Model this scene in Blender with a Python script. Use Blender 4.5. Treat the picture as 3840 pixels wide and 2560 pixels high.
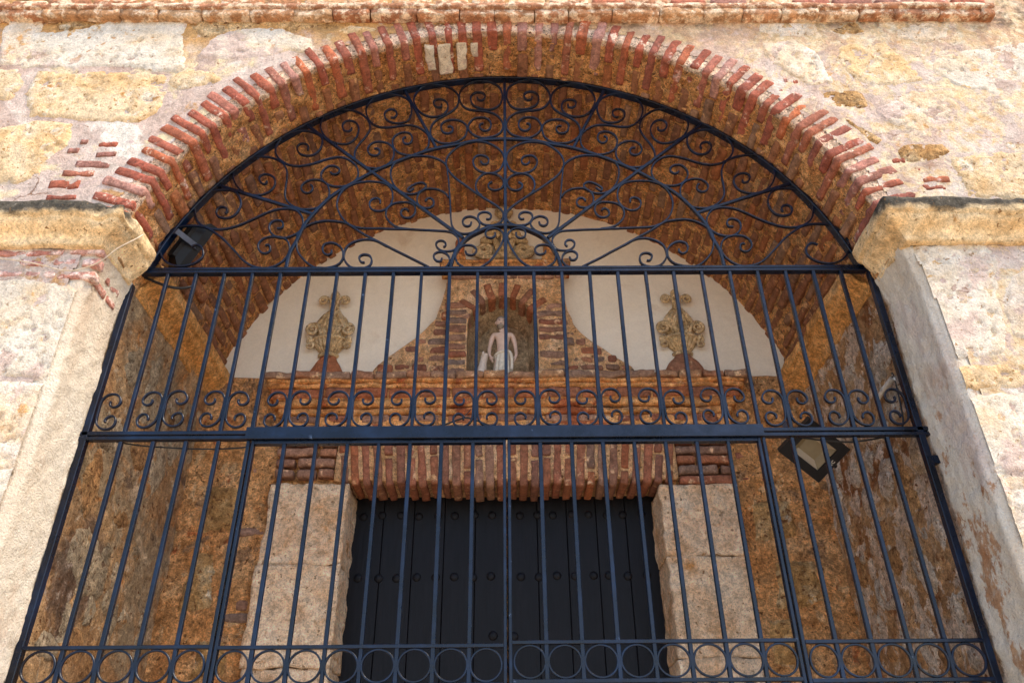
import bpy, math, random
import numpy as np
from mathutils import Vector, Matrix
for o in list(bpy.data.objects): bpy.data.objects.remove(o)
scene = bpy.context.scene
COL = scene.collection
rnd = random.Random(7)
R = math.radians

# ------------------------------------------------------------------ camera
cam = bpy.data.cameras.new("camera"); camo = bpy.data.objects.new("camera", cam); COL.objects.link(camo)
cam.sensor_width = 36.0; cam.lens = 36.0*2940/3840; cam.clip_end = 2000; cam.clip_start = .05
pit, yaw, rol = 0.55675, 0.01061, -0.01065
fw = Vector((math.sin(yaw)*math.cos(pit), math.cos(yaw)*math.cos(pit), math.sin(pit)))
rt = Vector((math.cos(yaw), -math.sin(yaw), 0)); up = rt.cross(fw)
rt2 = rt*math.cos(rol)+up*math.sin(rol); up2 = up*math.cos(rol)-rt*math.sin(rol)
M = Matrix((rt2, up2, -fw)).transposed().to_4x4(); M.translation = Vector((-0.0054, -3.1, 1.6))
camo.matrix_world = M
scene.camera = camo

# ------------------------------------------------------------------ sky, sun, exposure
SUN_AZ, SUN_EL = R(120), R(56)      # compass angle from +Y clockwise (sun stands to the right, a little behind the viewer)
w = bpy.data.worlds.new("World"); scene.world = w; w.use_nodes = True
nt = w.node_tree; bg = nt.nodes["Background"]
sky = nt.nodes.new("ShaderNodeTexSky"); sky.sky_type = 'NISHITA'; sky.sun_disc = False
sky.sun_elevation = SUN_EL; sky.sun_rotation = SUN_AZ
sky.air_density = 1.0; sky.dust_density = 1.0; sky.ozone_density = 1.5
nt.links.new(sky.outputs[0], bg.inputs[0]); bg.inputs[1].default_value = 0.11
sl = bpy.data.lights.new("sun", 'SUN'); sl.energy = 1.5; sl.angle = R(20); sl.color = (1.0, .84, .64)
so = bpy.data.objects.new("sun", sl); COL.objects.link(so)
sd = Vector((math.sin(SUN_AZ)*math.cos(SUN_EL), math.cos(SUN_AZ)*math.cos(SUN_EL), math.sin(SUN_EL)))
so.rotation_euler = sd.to_track_quat('Z', 'Y').to_euler(); so.location = (6, -12, 14)
vs = scene.view_settings; vs.view_transform = 'Standard'; vs.look = 'None'; vs.exposure = 1.80; vs.gamma = 1
scene.render.resolution_x = 1024; scene.render.resolution_y = 682

# ------------------------------------------------------------------ numpy noise
def _h(i, j, k, s):
    h = (i*374761393 + j*668265263 + k*1440662683 + s*974634777) & 0xffffffff
    h = ((h ^ (h >> 13))*1274126177) & 0xffffffff
    h = ((h ^ (h >> 15))*2246822519) & 0xffffffff
    return ((h ^ (h >> 16)) & 0xffffff)/float(0xffffff)*2-1
def vn(P, s=0):
    P = np.asarray(P, float); i = np.floor(P).astype(np.int64); f = P-i; u = f*f*(3-2*f)
    x, y, z = i[..., 0], i[..., 1], i[..., 2]; a, b, c = u[..., 0], u[..., 1], u[..., 2]
    def L(p, q, t): return p+(q-p)*t
    return L(L(L(_h(x,y,z,s), _h(x+1,y,z,s), a), L(_h(x,y+1,z,s), _h(x+1,y+1,z,s), a), b),
             L(L(_h(x,y,z+1,s), _h(x+1,y,z+1,s), a), L(_h(x,y+1,z+1,s), _h(x+1,y+1,z+1,s), a), b), c)
def fbm(P, freq=1., octv=4, s=0, gain=.5):
    P = np.asarray(P, float); r = 0; a = 1; t = 0
    for o in range(octv):
        r = r+a*vn(P*freq+o*17.3, s+o); t += a; a *= gain; freq *= 2.03
    return r/t
def vec_noise(P, freq, octv=3, s=0):
    return np.stack([fbm(P, freq, octv, s), fbm(P, freq, octv, s+31), fbm(P, freq, octv, s+67)], -1)
def sstep(a, b, x):
    t = np.clip((x-a)/(b-a), 0, 1); return t*t*(3-2*t)

# ------------------------------------------------------------------ mesh helpers
def mesh_np(name, V, Q, smooth=True):
    V = np.asarray(V, np.float32).reshape(-1, 3); Q = np.asarray(Q, np.int32)
    me = bpy.data.meshes.new(name); k = Q.shape[1]
    me.vertices.add(len(V)); me.vertices.foreach_set("co", V.ravel())
    me.loops.add(Q.size); me.loops.foreach_set("vertex_index", Q.ravel())
    me.polygons.add(len(Q)); me.polygons.foreach_set("loop_start", np.arange(0, Q.size, k, dtype=np.int32))
    if smooth: me.polygons.foreach_set("use_smooth", np.ones(len(Q), bool))
    me.update(calc_edges=True)
    return me
def grid_quads(n, m, mask=None, flip=False, closed_m=False):
    I = np.arange(n*m).reshape(n, m)
    if closed_m: I = np.concatenate([I, I[:, :1]], 1)
    a, b, c, d = I[:-1, :-1], I[1:, :-1], I[1:, 1:], I[:-1, 1:]
    q = np.stack([a, b, c, d], -1) if not flip else np.stack([d, c, b, a], -1)
    if mask is not None: q = q[mask]
    return q.reshape(-1, 4)
def compact(V, Q):
    V = np.asarray(V).reshape(-1, 3); u, inv = np.unique(Q, return_inverse=True)
    return V[u], inv.reshape(Q.shape)
def obj(name, me, mat, parent=None):
    o = bpy.data.objects.new(name, me); COL.objects.link(o)
    if mat is not None and me is not None and len(me.materials) == 0: me.materials.append(mat)
    if parent is not None: o.parent = parent
    return o
def empty(name, loc=(0, 0, 0)):
    o = bpy.data.objects.new(name, None); COL.objects.link(o); o.location = loc; return o
def tag(o, label=None, cat=None, group=None, kind=None):
    if label: o["label"] = label
    if cat: o["category"] = cat
    if group: o["group"] = group
    if kind: o["kind"] = kind
    return o
class MB:
    """collects polygons for one mesh"""
    def __init__(s): s.v = []; s.f = []
    def add(s, V, F):
        n = len(s.v); s.v += [tuple(map(float, p)) for p in V]; s.f += [tuple(i+n for i in f) for f in F]
    def box(s, x0, x1, y0, y1, z0, z1):
        s.add([(x,y,z) for x in (x0,x1) for y in (y0,y1) for z in (z0,z1)],
              [(0,1,3,2),(4,6,7,5),(0,4,5,1),(2,3,7,6),(0,2,6,4),(1,5,7,3)])
    def mesh(s, name, smooth=False):
        me = bpy.data.meshes.new(name); me.from_pydata(s.v, [], s.f)
        if smooth: me.polygons.foreach_set("use_smooth", [True]*len(s.f))
        me.update(); return me
    def build(s, name, mat, parent=None, smooth=False): return obj(name, s.mesh(name, smooth), mat, parent)
def rough_box_np(x0, x1, y0, y1, z0, z1, step=.02, r=.008, amp=.004, freq=14, seed=0):
    lo = np.array([x0, y0, z0]); hi = np.array([x1, y1, z1]); d = hi-lo
    n = np.maximum(2, np.ceil(d/step).astype(int)); Vs = []; Qs = []; off = 0
    for ax in range(3):
        u, v = [a for a in range(3) if a != ax]
        for side in (0, 1):
            U, W_ = np.meshgrid(np.linspace(lo[u], hi[u], n[u]+1), np.linspace(lo[v], hi[v], n[v]+1), indexing='ij')
            P = np.zeros(U.shape+(3,)); P[..., u] = U; P[..., v] = W_; P[..., ax] = hi[ax] if side else lo[ax]
            flip = (side == 0) ^ (ax == 1)
            Vs.append(P.reshape(-1, 3)); Qs.append(grid_quads(n[u]+1, n[v]+1, flip=flip)+off); off += U.size
    V = np.concatenate(Vs); Q = np.concatenate(Qs)
    key = np.round(V*1e5).astype(np.int64); _, ix, inv = np.unique(key, axis=0, return_index=True, return_inverse=True)
    inv = inv.reshape(-1); V = V[ix]; Q = inv[Q]
    r = min(r, d.min()*.45); inn = np.clip(V, lo+r, hi-r); dv = V-inn; L = np.linalg.norm(dv, axis=1, keepdims=True)
    V = inn+np.where(L > 1e-9, dv/np.maximum(L, 1e-9)*r, 0)
    if amp: V = V+vec_noise(V+seed*3.7, freq, 3, seed)*amp*1.6
    return V, Q
def rough_box(name, b, mat, parent, step=.02, r=.008, amp=.004, freq=14, seed=0):
    V, Q = rough_box_np(*b, step, r, amp, freq, seed); return obj(name, mesh_np(name, V, Q), mat, parent)
# brick mesh bank (shared data): local x = thickness, y = length, z = height/radial depth
BANK = {}
def brick_mesh(kind, mat, dims, n=7):
    key = (kind, mat.name)
    if key not in BANK:
        L = []
        for i in range(n):
            dx, dy, dz = dims
            V, Q = rough_box_np(-dx/2, dx/2, -dy/2, dy/2, -dz/2, dz/2, min(dims)/2.2, .009, .0045, 22, 100+i)
            me = mesh_np("brick_"+kind, V, Q); me.materials.append(mat); L.append(me)
        BANK[key] = L
    return rnd.choice(BANK[key])
def smoothline(P, per=5, closed=False):
    P = np.asarray(P, float); n = len(P); out = []
    for i in range(n-1):
        p0 = P[max(i-1, 0)]; p1 = P[i]; p2 = P[i+1]; p3 = P[min(i+2, n-1)]
        for t in np.linspace(0, 1, per, endpoint=False):
            out.append(.5*((2*p1)+(-p0+p2)*t+(2*p0-5*p1+4*p2-p3)*t*t+(-p0+3*p1-3*p2+p3)*t**3))
    out.append(P[-1]); return np.array(out)
def strip(P, wdt, y0, y1, closed=False):
    """rectangular bar bent along a line in the XZ plane: width wdt in the plane, from y0 to y1"""
    P = np.asarray(P, float); T = np.gradient(P, axis=0) if not closed else np.roll(P, -1, 0)-np.roll(P, 1, 0)
    T /= np.maximum(np.linalg.norm(T, axis=1, keepdims=True), 1e-9); N = np.stack([-T[:, 1], T[:, 0]], -1)
    a = P+N*wdt/2; b = P-N*wdt/2; n = len(P); ch = wdt*.18
    def lay(p, y): return np.stack([p[:, 0], np.full(n, y), p[:, 1]], -1)
    a2 = P+N*(wdt/2-ch); b2 = P-N*(wdt/2-ch)
    rings = [lay(a, y0+ch), lay(a2, y0), lay(b2, y0), lay(b, y0+ch), lay(b, y1-ch), lay(b2, y1), lay(a2, y1), lay(a, y1-ch)]
    V = np.stack(rings, 1); k = 8
    V2 = np.concatenate([V, V[:1]], 0) if closed else V
    I = np.arange(n*k).reshape(n, k)
    if closed: I = np.concatenate([I, I[:1]], 0)
    I = np.concatenate([I, I[:, :1]], 1)
    q = np.stack([I[:-1, :-1], I[:-1, 1:], I[1:, 1:], I[1:, :-1]], -1).reshape(-1, 4)
    F = [tuple(x) for x in q]
    if not closed: F += [tuple(range(k)), tuple(range((n-1)*k, n*k))[::-1]]
    return V.reshape(-1, 3), F
def tube(P, rad, k=8):
    P = np.asarray(P, float); n = len(P); rad = np.broadcast_to(rad, (n,)); T = np.gradient(P, axis=0)
    T /= np.maximum(np.linalg.norm(T, axis=1, keepdims=True), 1e-9)
    ref = np.array([.13, .37, .92]); U = np.cross(T, ref); U /= np.linalg.norm(U, axis=1, keepdims=True); W_ = np.cross(T, U)
    a = np.linspace(0, 2*np.pi, k, endpoint=False)
    V = P[:, None]+rad[:, None, None]*(np.cos(a)[None, :, None]*U[:, None]+np.sin(a)[None, :, None]*W_[:, None])
    F = [tuple(x) for x in grid_quads(n, k, closed_m=True)]+[tuple(range(k))[::-1], tuple(range((n-1)*k, n*k))]
    return V.reshape(-1, 3), F

# ------------------------------------------------------------------ materials
class NT:
    def __init__(s, name):
        s.m = bpy.data.materials.new(name); s.m.use_nodes = True; s.t = s.m.node_tree
        s.b = s.t.nodes["Principled BSDF"]; s.pos = s.n("ShaderNodeNewGeometry").outputs["Position"]
    def n(s, ty, **kw):
        nd = s.t.nodes.new(ty)
        for k, v in kw.items(): setattr(nd, k, v)
        return nd
    def l(s, a, b): s.t.links.new(a, b)
    def put(s, sock, v):
        if hasattr(v, "is_output"): s.l(v, sock)
        elif isinstance(v, (tuple, list)): sock.default_value = (*v, 1) if len(v) == 3 and sock.type == 'RGBA' else v
        else: sock.default_value = v
    def scaled(s, sc):
        v = s.n("ShaderNodeVectorMath", operation='MULTIPLY'); s.l(s.pos, v.inputs[0]); v.inputs[1].default_value = sc; return v.outputs[0]
    def noise(s, scale, det=6, rough=.6, vec=None, dist=0., off=0.):
        nd = s.n("ShaderNodeTexNoise"); v = vec or s.pos
        if off:
            a = s.n("ShaderNodeVectorMath", operation='ADD'); s.l(v, a.inputs[0]); a.inputs[1].default_value = (off, off*.7, off*1.3); v = a.outputs[0]
        s.l(v, nd.inputs["Vector"]); nd.inputs["Scale"].default_value = scale; nd.inputs["Detail"].default_value = det
        nd.inputs["Roughness"].default_value = rough; nd.inputs["Distortion"].default_value = dist; return nd.outputs[0]
    def vor(s, scale, feat='F1', vec=None):
        nd = s.n("ShaderNodeTexVoronoi", feature=feat); s.l(vec or s.pos, nd.inputs["Vector"]); nd.inputs["Scale"].default_value = scale; return nd.outputs["Distance"]
    def ramp(s, fac, stops):
        nd = s.n("ShaderNodeValToRGB"); s.put(nd.inputs[0], fac); e = nd.color_ramp.elements
        while len(e) < len(stops): e.new(.5)
        for x, (p, c) in zip(e, stops): x.position = p; x.color = (*c, 1) if isinstance(c, tuple) else (c, c, c, 1)
        return nd.outputs[0]
    def rng(s, v, a, b, c=0., d=1.):
        nd = s.n("ShaderNodeMapRange"); nd.interpolation_type = 'SMOOTHSTEP'; s.put(nd.inputs[0], v)
        for i, x in zip((1, 2, 3, 4), (a, b, c, d)): nd.inputs[i].default_value = x
        return nd.outputs[0]
    def mix(s, f, a, b, blend='MIX'):
        nd = s.n("ShaderNodeMix", data_type='RGBA', blend_type=blend); s.put(nd.inputs[0], f); s.put(nd.inputs[6], a); s.put(nd.inputs[7], b); return nd.outputs[2]
    def math(s, op, a, b=0.):
        nd = s.n("ShaderNodeMath", operation=op); s.put(nd.inputs[0], a); s.put(nd.inputs[1], b); return nd.outputs[0]
    def xyz(s, i):
        nd = s.n("ShaderNodeSeparateXYZ"); s.l(s.pos, nd.inputs[0]); return nd.outputs[i]
    def objr(s): return s.n("ShaderNodeObjectInfo").outputs["Random"]
    def bump(s, h, st=.5, dist=.01, prev=None):
        nd = s.n("ShaderNodeBump"); s.put(nd.inputs["Height"], h); nd.inputs["Strength"].default_value = st; nd.inputs["Distance"].default_value = dist
        if prev: s.l(prev, nd.inputs["Normal"])
        return nd.outputs[0]
    def done(s, col, nrm=None, rough=.9, spec=.25, metal=0.):
        s.put(s.b.inputs["Base Color"], col); s.put(s.b.inputs["Roughness"], rough); s.b.inputs["Specular IOR Level"].default_value = spec; s.b.inputs["Metallic"].default_value = metal
        if nrm: s.l(nrm, s.b.inputs["Normal"])
        return s.m
def masonry(name, stops, scale=2.2, patches=(), pits=None, var=.22, bump=.6, bd=.012, fine=125, extra=None, dist=.6, rough=.92, grain=.34, crunch=.32, gain=(1., 1., 1.)):
    """layered rough masonry: stops = colours over large noise; patches = (colour, scale, lo, hi, off); pits = (colour, scale, thr)"""
    t = NT(name)
    base = t.noise(scale, 8, .62, dist=dist); col = t.ramp(base, stops)
    for (c, sc, lo, hi, off) in patches:
        col = t.mix(t.rng(t.noise(sc, 9, .66, off=off, dist=.4), lo, hi), col, c)
    keep = None
    if extra:
        col = extra(t, col)
        if isinstance(col, tuple): col, keep = col
    pure = col
    cr = t.noise(19, 9, .75, off=21., dist=.5); col = t.mix(1., col, t.rng(cr, .32, .68, 1-crunch*1.3, 1+crunch*.75), 'MULTIPLY')
    md = t.noise(48, 6, .7, off=33., dist=.3); col = t.mix(1., col, t.rng(md, .32, .68, 1-crunch*1.1, 1+crunch*.7), 'MULTIPLY')
    fn = t.noise(fine, 4, .7); g = t.rng(fn, .32, .68, 1-grain, 1+grain*.7)
    col = t.mix(1., col, g, 'MULTIPLY')
    if gain != (1., 1., 1.): col = t.mix(1., col, gain, 'MULTIPLY')
    if keep is not None: col = t.mix(keep, col, t.mix(1., pure, t.rng(fn, .3, .7, .88, 1.08), 'MULTIPLY'))
    if pits:
        pc, ps, pt = pits
        pn = t.noise(ps, 4, .6, off=3.3); pm = t.rng(pn, pt, pt+.045)
        if keep is not None: pm = t.math('MULTIPLY', pm, t.rng(keep, 0, 1, 1., .2))
        col = t.mix(pm, col, pc)
    if var:
        v = t.rng(t.objr(), 0, 1, 1-var, 1+var); col = t.mix(1., col, v, 'MULTIPLY')
    h = t.math('ADD', t.math('ADD', t.math('MULTIPLY', cr, 1.0), t.math('MULTIPLY', fn, .45)), t.math('MULTIPLY', md, .5))
    if pits: h = t.math('SUBTRACT', h, t.math('MULTIPLY', pm, .35))
    return t.done(col, t.bump(h, bump, bd), rough, .2)
def brickmat(name, cols, smear, smear_amt=.55, dirt=(.05, .03, .02), lime=None, gain=1.25):
    t = NT(name); r = t.objr(); n = len(cols)
    col = t.ramp(r, [((i+.5)/n, c) for i, c in enumerate(cols)])
    col = t.mix(t.rng(t.noise(9, 7, .65), .35, .75, 0, .55), col, dirt)
    col = t.mix(t.rng(t.noise(14, 8, .7, off=5.), smear_amt, smear_amt+.1), col, smear)
    if lime: col = t.mix(t.rng(t.noise(6, 8, .7, off=9.), .6, .68), col, lime)
    cr = t.noise(30, 9, .75, off=13., dist=.4); col = t.mix(1., col, t.rng(cr, .30, .70, .55, 1.3), 'MULTIPLY')
    fn = t.noise(100, 5, .75); col = t.mix(1., col, t.rng(fn, .30, .70, .72, 1.22), 'MULTIPLY')
    col = t.mix(1., col, (gain*1.05, gain*.97, gain*.92), 'MULTIPLY')
    pit = t.rng(t.noise(62, 4, .6, off=2.), .64, .70); col = t.mix(t.math('MULTIPLY', pit, .7), col, dirt)
    h = t.math('SUBTRACT', t.math('ADD', cr, t.math('MULTIPLY', fn, .4)), t.math('MULTIPLY', pit, .3))
    return t.done(col, t.bump(h, .9, .014), .9, .2)

def facade_extra(t, col):
    # rusty washing-down under the string course, and a patchy dark brown band along it
    z = t.xyz(2); n = t.noise(3.2, 7, .65, off=2.); n2 = t.noise(9, 7, .7, off=7.)
    zz = t.math('ADD', z, t.math('MULTIPLY', t.math('SUBTRACT', n, .5), .55))
    m = t.math('MULTIPLY', t.rng(zz, 5.10, 5.36), t.rng(n2, .26, .48))
    x = t.xyz(0); left = t.rng(x, -.2, .9, 1., .55)
    m = t.math('MULTIPLY', m, left)
    col = t.mix(m, col, t.ramp(n2, [(.3, (.52, .24, .075)), (.55, (.66, .38, .15)), (.75, (.30, .15, .06))]))
    # right half: limewash mostly gone, mottled cream and ochre
    mo = t.noise(7.5, 9, .74, off=31., dist=.8); rm = t.rng(t.math('ADD', x, t.math('MULTIPLY', n, .8)), 1.0, 2.0)
    col = t.mix(t.math('MULTIPLY', t.rng(mo, .46, .56), t.math('MULTIPLY', rm, .95)), col, t.ramp(t.noise(19, 8, .7, off=5.), [(.3, (.66, .38, .16)), (.48, (.78, .58, .34)), (.65, (.84, .74, .56))]))
    # hairline cracks
    vv = t.n("ShaderNodeVectorMath", operation='ADD'); nz = t.n("ShaderNodeTexNoise"); nz.inputs["Scale"].default_value = 6; nz.inputs["Detail"].default_value = 5; t.l(t.pos, nz.inputs["Vector"])
    sc_ = t.n("ShaderNodeVectorMath", operation='SCALE'); t.l(nz.outputs[1], sc_.inputs[0]); sc_.inputs["Scale"].default_value = .22; t.l(t.pos, vv.inputs[0]); t.l(sc_.outputs[0], vv.inputs[1])
    ed = t.vor(2.1, 'DISTANCE_TO_EDGE', vv.outputs[0]); ck = t.math('MULTIPLY', t.rng(ed, .010, .003), t.rng(t.noise(2.4, 4, .5, off=17.), .50, .60))
    col = t.mix(t.math('MULTIPLY', ck, .8), col, (.24, .13, .08))
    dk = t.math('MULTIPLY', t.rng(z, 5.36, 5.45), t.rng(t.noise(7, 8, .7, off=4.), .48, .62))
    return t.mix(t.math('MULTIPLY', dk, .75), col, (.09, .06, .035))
M_MORTAR = masonry("facade_mortar", [(.30, (.46, .29, .20)), (.43, (.57, .42, .34)), (.55, (.66, .52, .44)), (.70, (.80, .70, .58))], 2.4,
    patches=[((.84, .77, .66), 1.7, .56, .62, 1.), ((.80, .64, .40), 3.1, .55, .62, 8.), ((.60, .34, .15), 5., .58, .66, 2.), ((.66, .50, .46), 4.2, .62, .67, 14.)], pits=((.36, .19, .10), 48, .66), var=0, bump=.8, bd=.014, extra=facade_extra, dist=1.2, crunch=.15, grain=.20)
M_STONE = {
 'w': masonry("stone_white", [(.3, (.80, .62, .40)), (.45, (.84, .75, .61)), (.6, (.87, .82, .72))], 4., patches=[((.74, .48, .22), 9, .60, .68, 3.), ((.74, .60, .53), 2.6, .55, .62, 11.)], pits=((.50, .30, .15), 42, .65), var=.05, bump=1., bd=.016, crunch=.15, grain=.20, gain=(1.06, 1.01, .95)),
 'c': masonry("stone_cream", [(.3, (.70, .49, .27)), (.45, (.81, .68, .50)), (.6, (.85, .79, .69))], 5., patches=[((.66, .39, .16), 9, .57, .67, 6.), ((.72, .59, .53), 3.5, .57, .63, 11.)], pits=((.48, .27, .13), 40, .65), var=.06, bump=1., bd=.016, crunch=.17, grain=.22, gain=(1.08, 1.0, .93)),
 'y': masonry("stone_yellow", [(.3, (.66, .42, .19)), (.45, (.80, .59, .33)), (.6, (.84, .70, .48))], 4.5, patches=[((.86, .80, .66), 7, .56, .64, 3.), ((.56, .29, .09), 11, .62, .70, 7.)], pits=((.50, .27, .10), 38, .62), var=.06, bump=1., bd=.016, crunch=.17, grain=.22, gain=(1.08, 1.0, .93)),
 'o': masonry("stone_ochre", [(.3, (.42, .20, .06)), (.5, (.60, .34, .13)), (.65, (.74, .52, .28))], 6, patches=[((.80, .68, .50), 8, .58, .68, 3.)], pits=((.22, .10, .04), 36, .60), var=.1, bump=1., bd=.018)}
M_BRICK_OUT = brickmat("brick_facade", [(.38,.115,.075), (.45,.14,.08), (.33,.12,.09), (.54,.17,.07), (.33,.16,.13), (.52,.29,.24), (.42,.13,.08)], (.78,.62,.49), .575, (.17,.08,.055), (.66,.46,.41), 1.12)
M_BRICK_FADED = brickmat("brick_limewashed", [(.50,.27,.22), (.42,.17,.13), (.56,.36,.31), (.46,.22,.17)], (.74,.60,.54), .47, (.36,.16,.12), (.70,.55,.50))
VAULT_PATCH = [((.34, .16, .08), 9, .58, .66, 1.), ((.74, .54, .32), 13, .58, .64, 5.), ((.22, .10, .05), 5., .66, .72, 9.)]
def vault_extra(t, col):
    y = t.xyz(1); n = t.noise(9, 8, .7, off=3.); yy = t.math('ADD', y, t.math('MULTIPLY', t.math('SUBTRACT', n, .5), .05))
    pale = t.ramp(t.noise(6, 8, .7, off=6.), [(.35, (.78, .62, .50)), (.5, (.85, .75, .67)), (.65, (.88, .82, .75))])
    return t.mix(t.rng(yy, -.258, -.276), col, pale)
M_VAULT = masonry("vault_mortar", [(.30, (.42, .20, .08)), (.43, (.62, .36, .16)), (.56, (.72, .47, .24)), (.70, (.80, .60, .38))], 8., patches=VAULT_PATCH, pits=((.12, .05, .025), 46, .62), var=0, bump=1., bd=.035, extra=vault_extra, crunch=.40, grain=.42, gain=(1.32, 1.06, .84))
M_BRICK_VAULT = brickmat("brick_vault", [(.27,.125,.07), (.32,.15,.08), (.24,.125,.08), (.36,.16,.08), (.31,.20,.13), (.21,.12,.085), (.38,.15,.065)], (.64,.38,.18), .57, (.09,.04,.022), None, 1.15)
M_TYMP = masonry("tympanum_plaster", [(.3, (.83, .71, .55)), (.5, (.87, .76, .61)), (.7, (.89, .79, .65))], 1.5, patches=[((.74, .60, .45), 3.2, .58, .72, 4.), ((.70, .57, .44), 9, .66, .74, 14.)], pits=((.45, .33, .22), 30, .78), var=0, bump=.25, bd=.006, grain=.05, crunch=.03)
def side_extra(white):
    def f(t, col):
        # pale lime plaster kept on the outer reveal, in front of the gate
        y = t.xyz(1); n = t.noise(4.5, 8, .68, off=3.); z = t.xyz(2)
        if white:
            p = t.noise(3.0, 9, .68, off=15., dist=.5); col = t.mix(t.math('MULTIPLY', t.rng(p, .54, .60), t.rng(y, 1.0, .6)), col, (.72, .60, .50))
        else:
            # damp brown stain low on the left wall, crusted white at its foot
            dn = t.math('ADD', t.math('ADD', t.math('ABSOLUTE', t.math('SUBTRACT', y, .30)), t.math('MULTIPLY', t.math('ABSOLUTE', t.math('SUBTRACT', z, 2.52)), .9)), t.math('MULTIPLY', n, .55))
            col = t.mix(t.math('MULTIPLY', t.rng(dn, .62, .50), .85), col, t.ramp(t.noise(16, 8, .72, off=9.), [(.40, (.12, .075, .055)), (.56, (.20, .14, .11)), (.66, (.60, .52, .46))]))
        yy = t.math('ADD', y, t.math('MULTIPLY', t.math('SUBTRACT', n, .5), .12))
        m = t.rng(yy, .04, -.01)
        v1 = t.noise(2.6, 8, .62, off=6., vec=t.scaled((1, 1, .45)))
        pale = t.ramp(v1, [(.30, (.78, .60, .43)), (.45, (.85, .73, .57)), (.58, (.88, .79, .65)), (.7, (.82, .68, .58))])
        worn = t.rng(t.noise(5.5, 9, .72, off=12., vec=t.scaled((1, 1, .6))), .525, .575)
        zl = t.rng(z, 3.4, 2.95) if white else t.math('MULTIPLY', t.rng(z, 3.2, 2.5), .25)
        pale = t.mix(t.math('MULTIPLY', worn, zl), pale, t.ramp(t.noise(17, 8, .7), [(.35, (.44, .21, .10)), (.55, (.62, .36, .20)), (.7, (.70, .50, .34))]))
        speck = t.rng(t.noise(75, 4, .7, off=5.), .67, .72); pale = t.mix(t.math('MULTIPLY', speck, .35), pale, (.40, .27, .18))
        col = t.mix(m, col, pale)
        return col, m
    return f
SIDE = [(.30, (.33, .19, .10)), (.43, (.50, .30, .15)), (.55, (.60, .40, .22)), (.68, (.64, .50, .34))]
M_SIDE_L = masonry("side_plaster_left", SIDE, 3.4, patches=[((.46, .36, .24), 1.6, .48, .56, 2.), ((.70, .56, .40), 7, .56, .63, 6.), ((.20, .14, .10), 4.2, .60, .66, 8.), ((.62, .30, .11), 5, .58, .66, 18.), ((.70, .60, .54), 2.1, .66, .70, 25.)], pits=((.20, .08, .03), 44, .62), var=0, bump=1., bd=.022, extra=side_extra(False), crunch=.29, grain=.28, gain=(1.10, 1.02, .93))
M_SIDE_R = masonry("side_plaster_right", SIDE, 3.4, patches=[((.34, .16, .07), 4, .53, .60, 6.), ((.78, .67, .56), 8, .51, .545, 2.), ((.58, .42, .26), 3, .60, .66, 16.)], pits=((.22, .09, .03), 44, .62), var=0, bump=1., bd=.022, extra=side_extra(True), crunch=.30, grain=.28, gain=(1.08, .98, .89))
M_BACK = masonry("back_wall_mortar", [(.30, (.46, .23, .09)), (.43, (.62, .35, .15)), (.55, (.70, .45, .23)), (.68, (.72, .53, .32))], 4., patches=[((.36, .25, .16), 5, .55, .62, 2.), ((.76, .58, .36), 8, .57, .64, 6.), ((.46, .17, .07), 6, .60, .67, 12.)], pits=((.18, .08, .03), 46, .61), var=0, bump=1., bd=.022, crunch=.38, grain=.36, gain=(1.22, .99, .80))
M_JOINT = masonry("joint_mortar", [(.30, (.58, .33, .15)), (.43, (.72, .45, .23)), (.55, (.80, .54, .31)), (.68, (.82, .62, .42))], 6., patches=[((.40, .28, .19), 6, .60, .67, 2.)], pits=((.22, .10, .04), 46, .62), var=0, bump=1., bd=.02, crunch=.30, grain=.34, gain=(1.15, 1.02, .92))
M_SURR = masonry("surround_stone", [(.30, (.62, .41, .24)), (.43, (.75, .58, .42)), (.55, (.81, .69, .55)), (.68, (.85, .77, .66))], 6., patches=[((.56, .31, .12), 6, .58, .70, 2.), ((.34, .26, .18), 9, .64, .74, 4.)], pits=((.36, .21, .11), 38, .635), var=.08, bump=1., bd=.022, crunch=.24, grain=.28, gain=(1.24, 1.07, .90))
M_REVEAL = masonry("door_reveal_stone", [(.3, (.34, .22, .12)), (.5, (.44, .32, .20)), (.7, (.52, .41, .28))], 4., pits=((.2, .12, .06), 60, .66), var=.1)
M_BRICK_IN = brickmat("brick_inner", [(.27,.11,.07), (.34,.13,.075), (.22,.11,.08), (.44,.16,.07), (.20,.13,.10), (.33,.19,.13), (.38,.22,.15)], (.66,.44,.27), .58, (.15,.08,.05), None, 1.25)
M_BRICK_RED = brickmat("brick_red_course", [(.38,.12,.055), (.33,.12,.06), (.44,.16,.07), (.30,.13,.075)], (.64,.40,.21), .57, (.17,.07,.04), None, 1.2)
M_BRICK_GREY = brickmat("brick_grey", [(.20,.14,.11), (.26,.15,.10), (.17,.13,.11), (.34,.16,.09), (.23,.12,.08)], (.62,.42,.26), .60, (.12,.085,.065), None, 1.45)
M_RUB_W = masonry("rubble_pale", [(.3, (.54, .36, .20)), (.5, (.70, .57, .44)), (.7, (.78, .68, .58))], 9., pits=((.30, .15, .07), 44, .60), var=.14, bump=1., bd=.02, crunch=.3)
M_RUB_T = masonry("rubble_tan", [(.3, (.38, .26, .15)), (.5, (.52, .40, .26)), (.7, (.62, .48, .32))], 8., patches=[((.60, .32, .13), 7, .58, .66, 3.)], pits=((.20, .12, .07), 44, .60), var=.18, bump=1., bd=.02, crunch=.34)
M_RUB_B = masonry("rubble_brown", [(.3, (.32, .16, .07)), (.5, (.48, .26, .11)), (.7, (.60, .37, .18))], 8., pits=((.16, .07, .03), 44, .60), var=.18, bump=1., bd=.02, crunch=.34)
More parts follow.
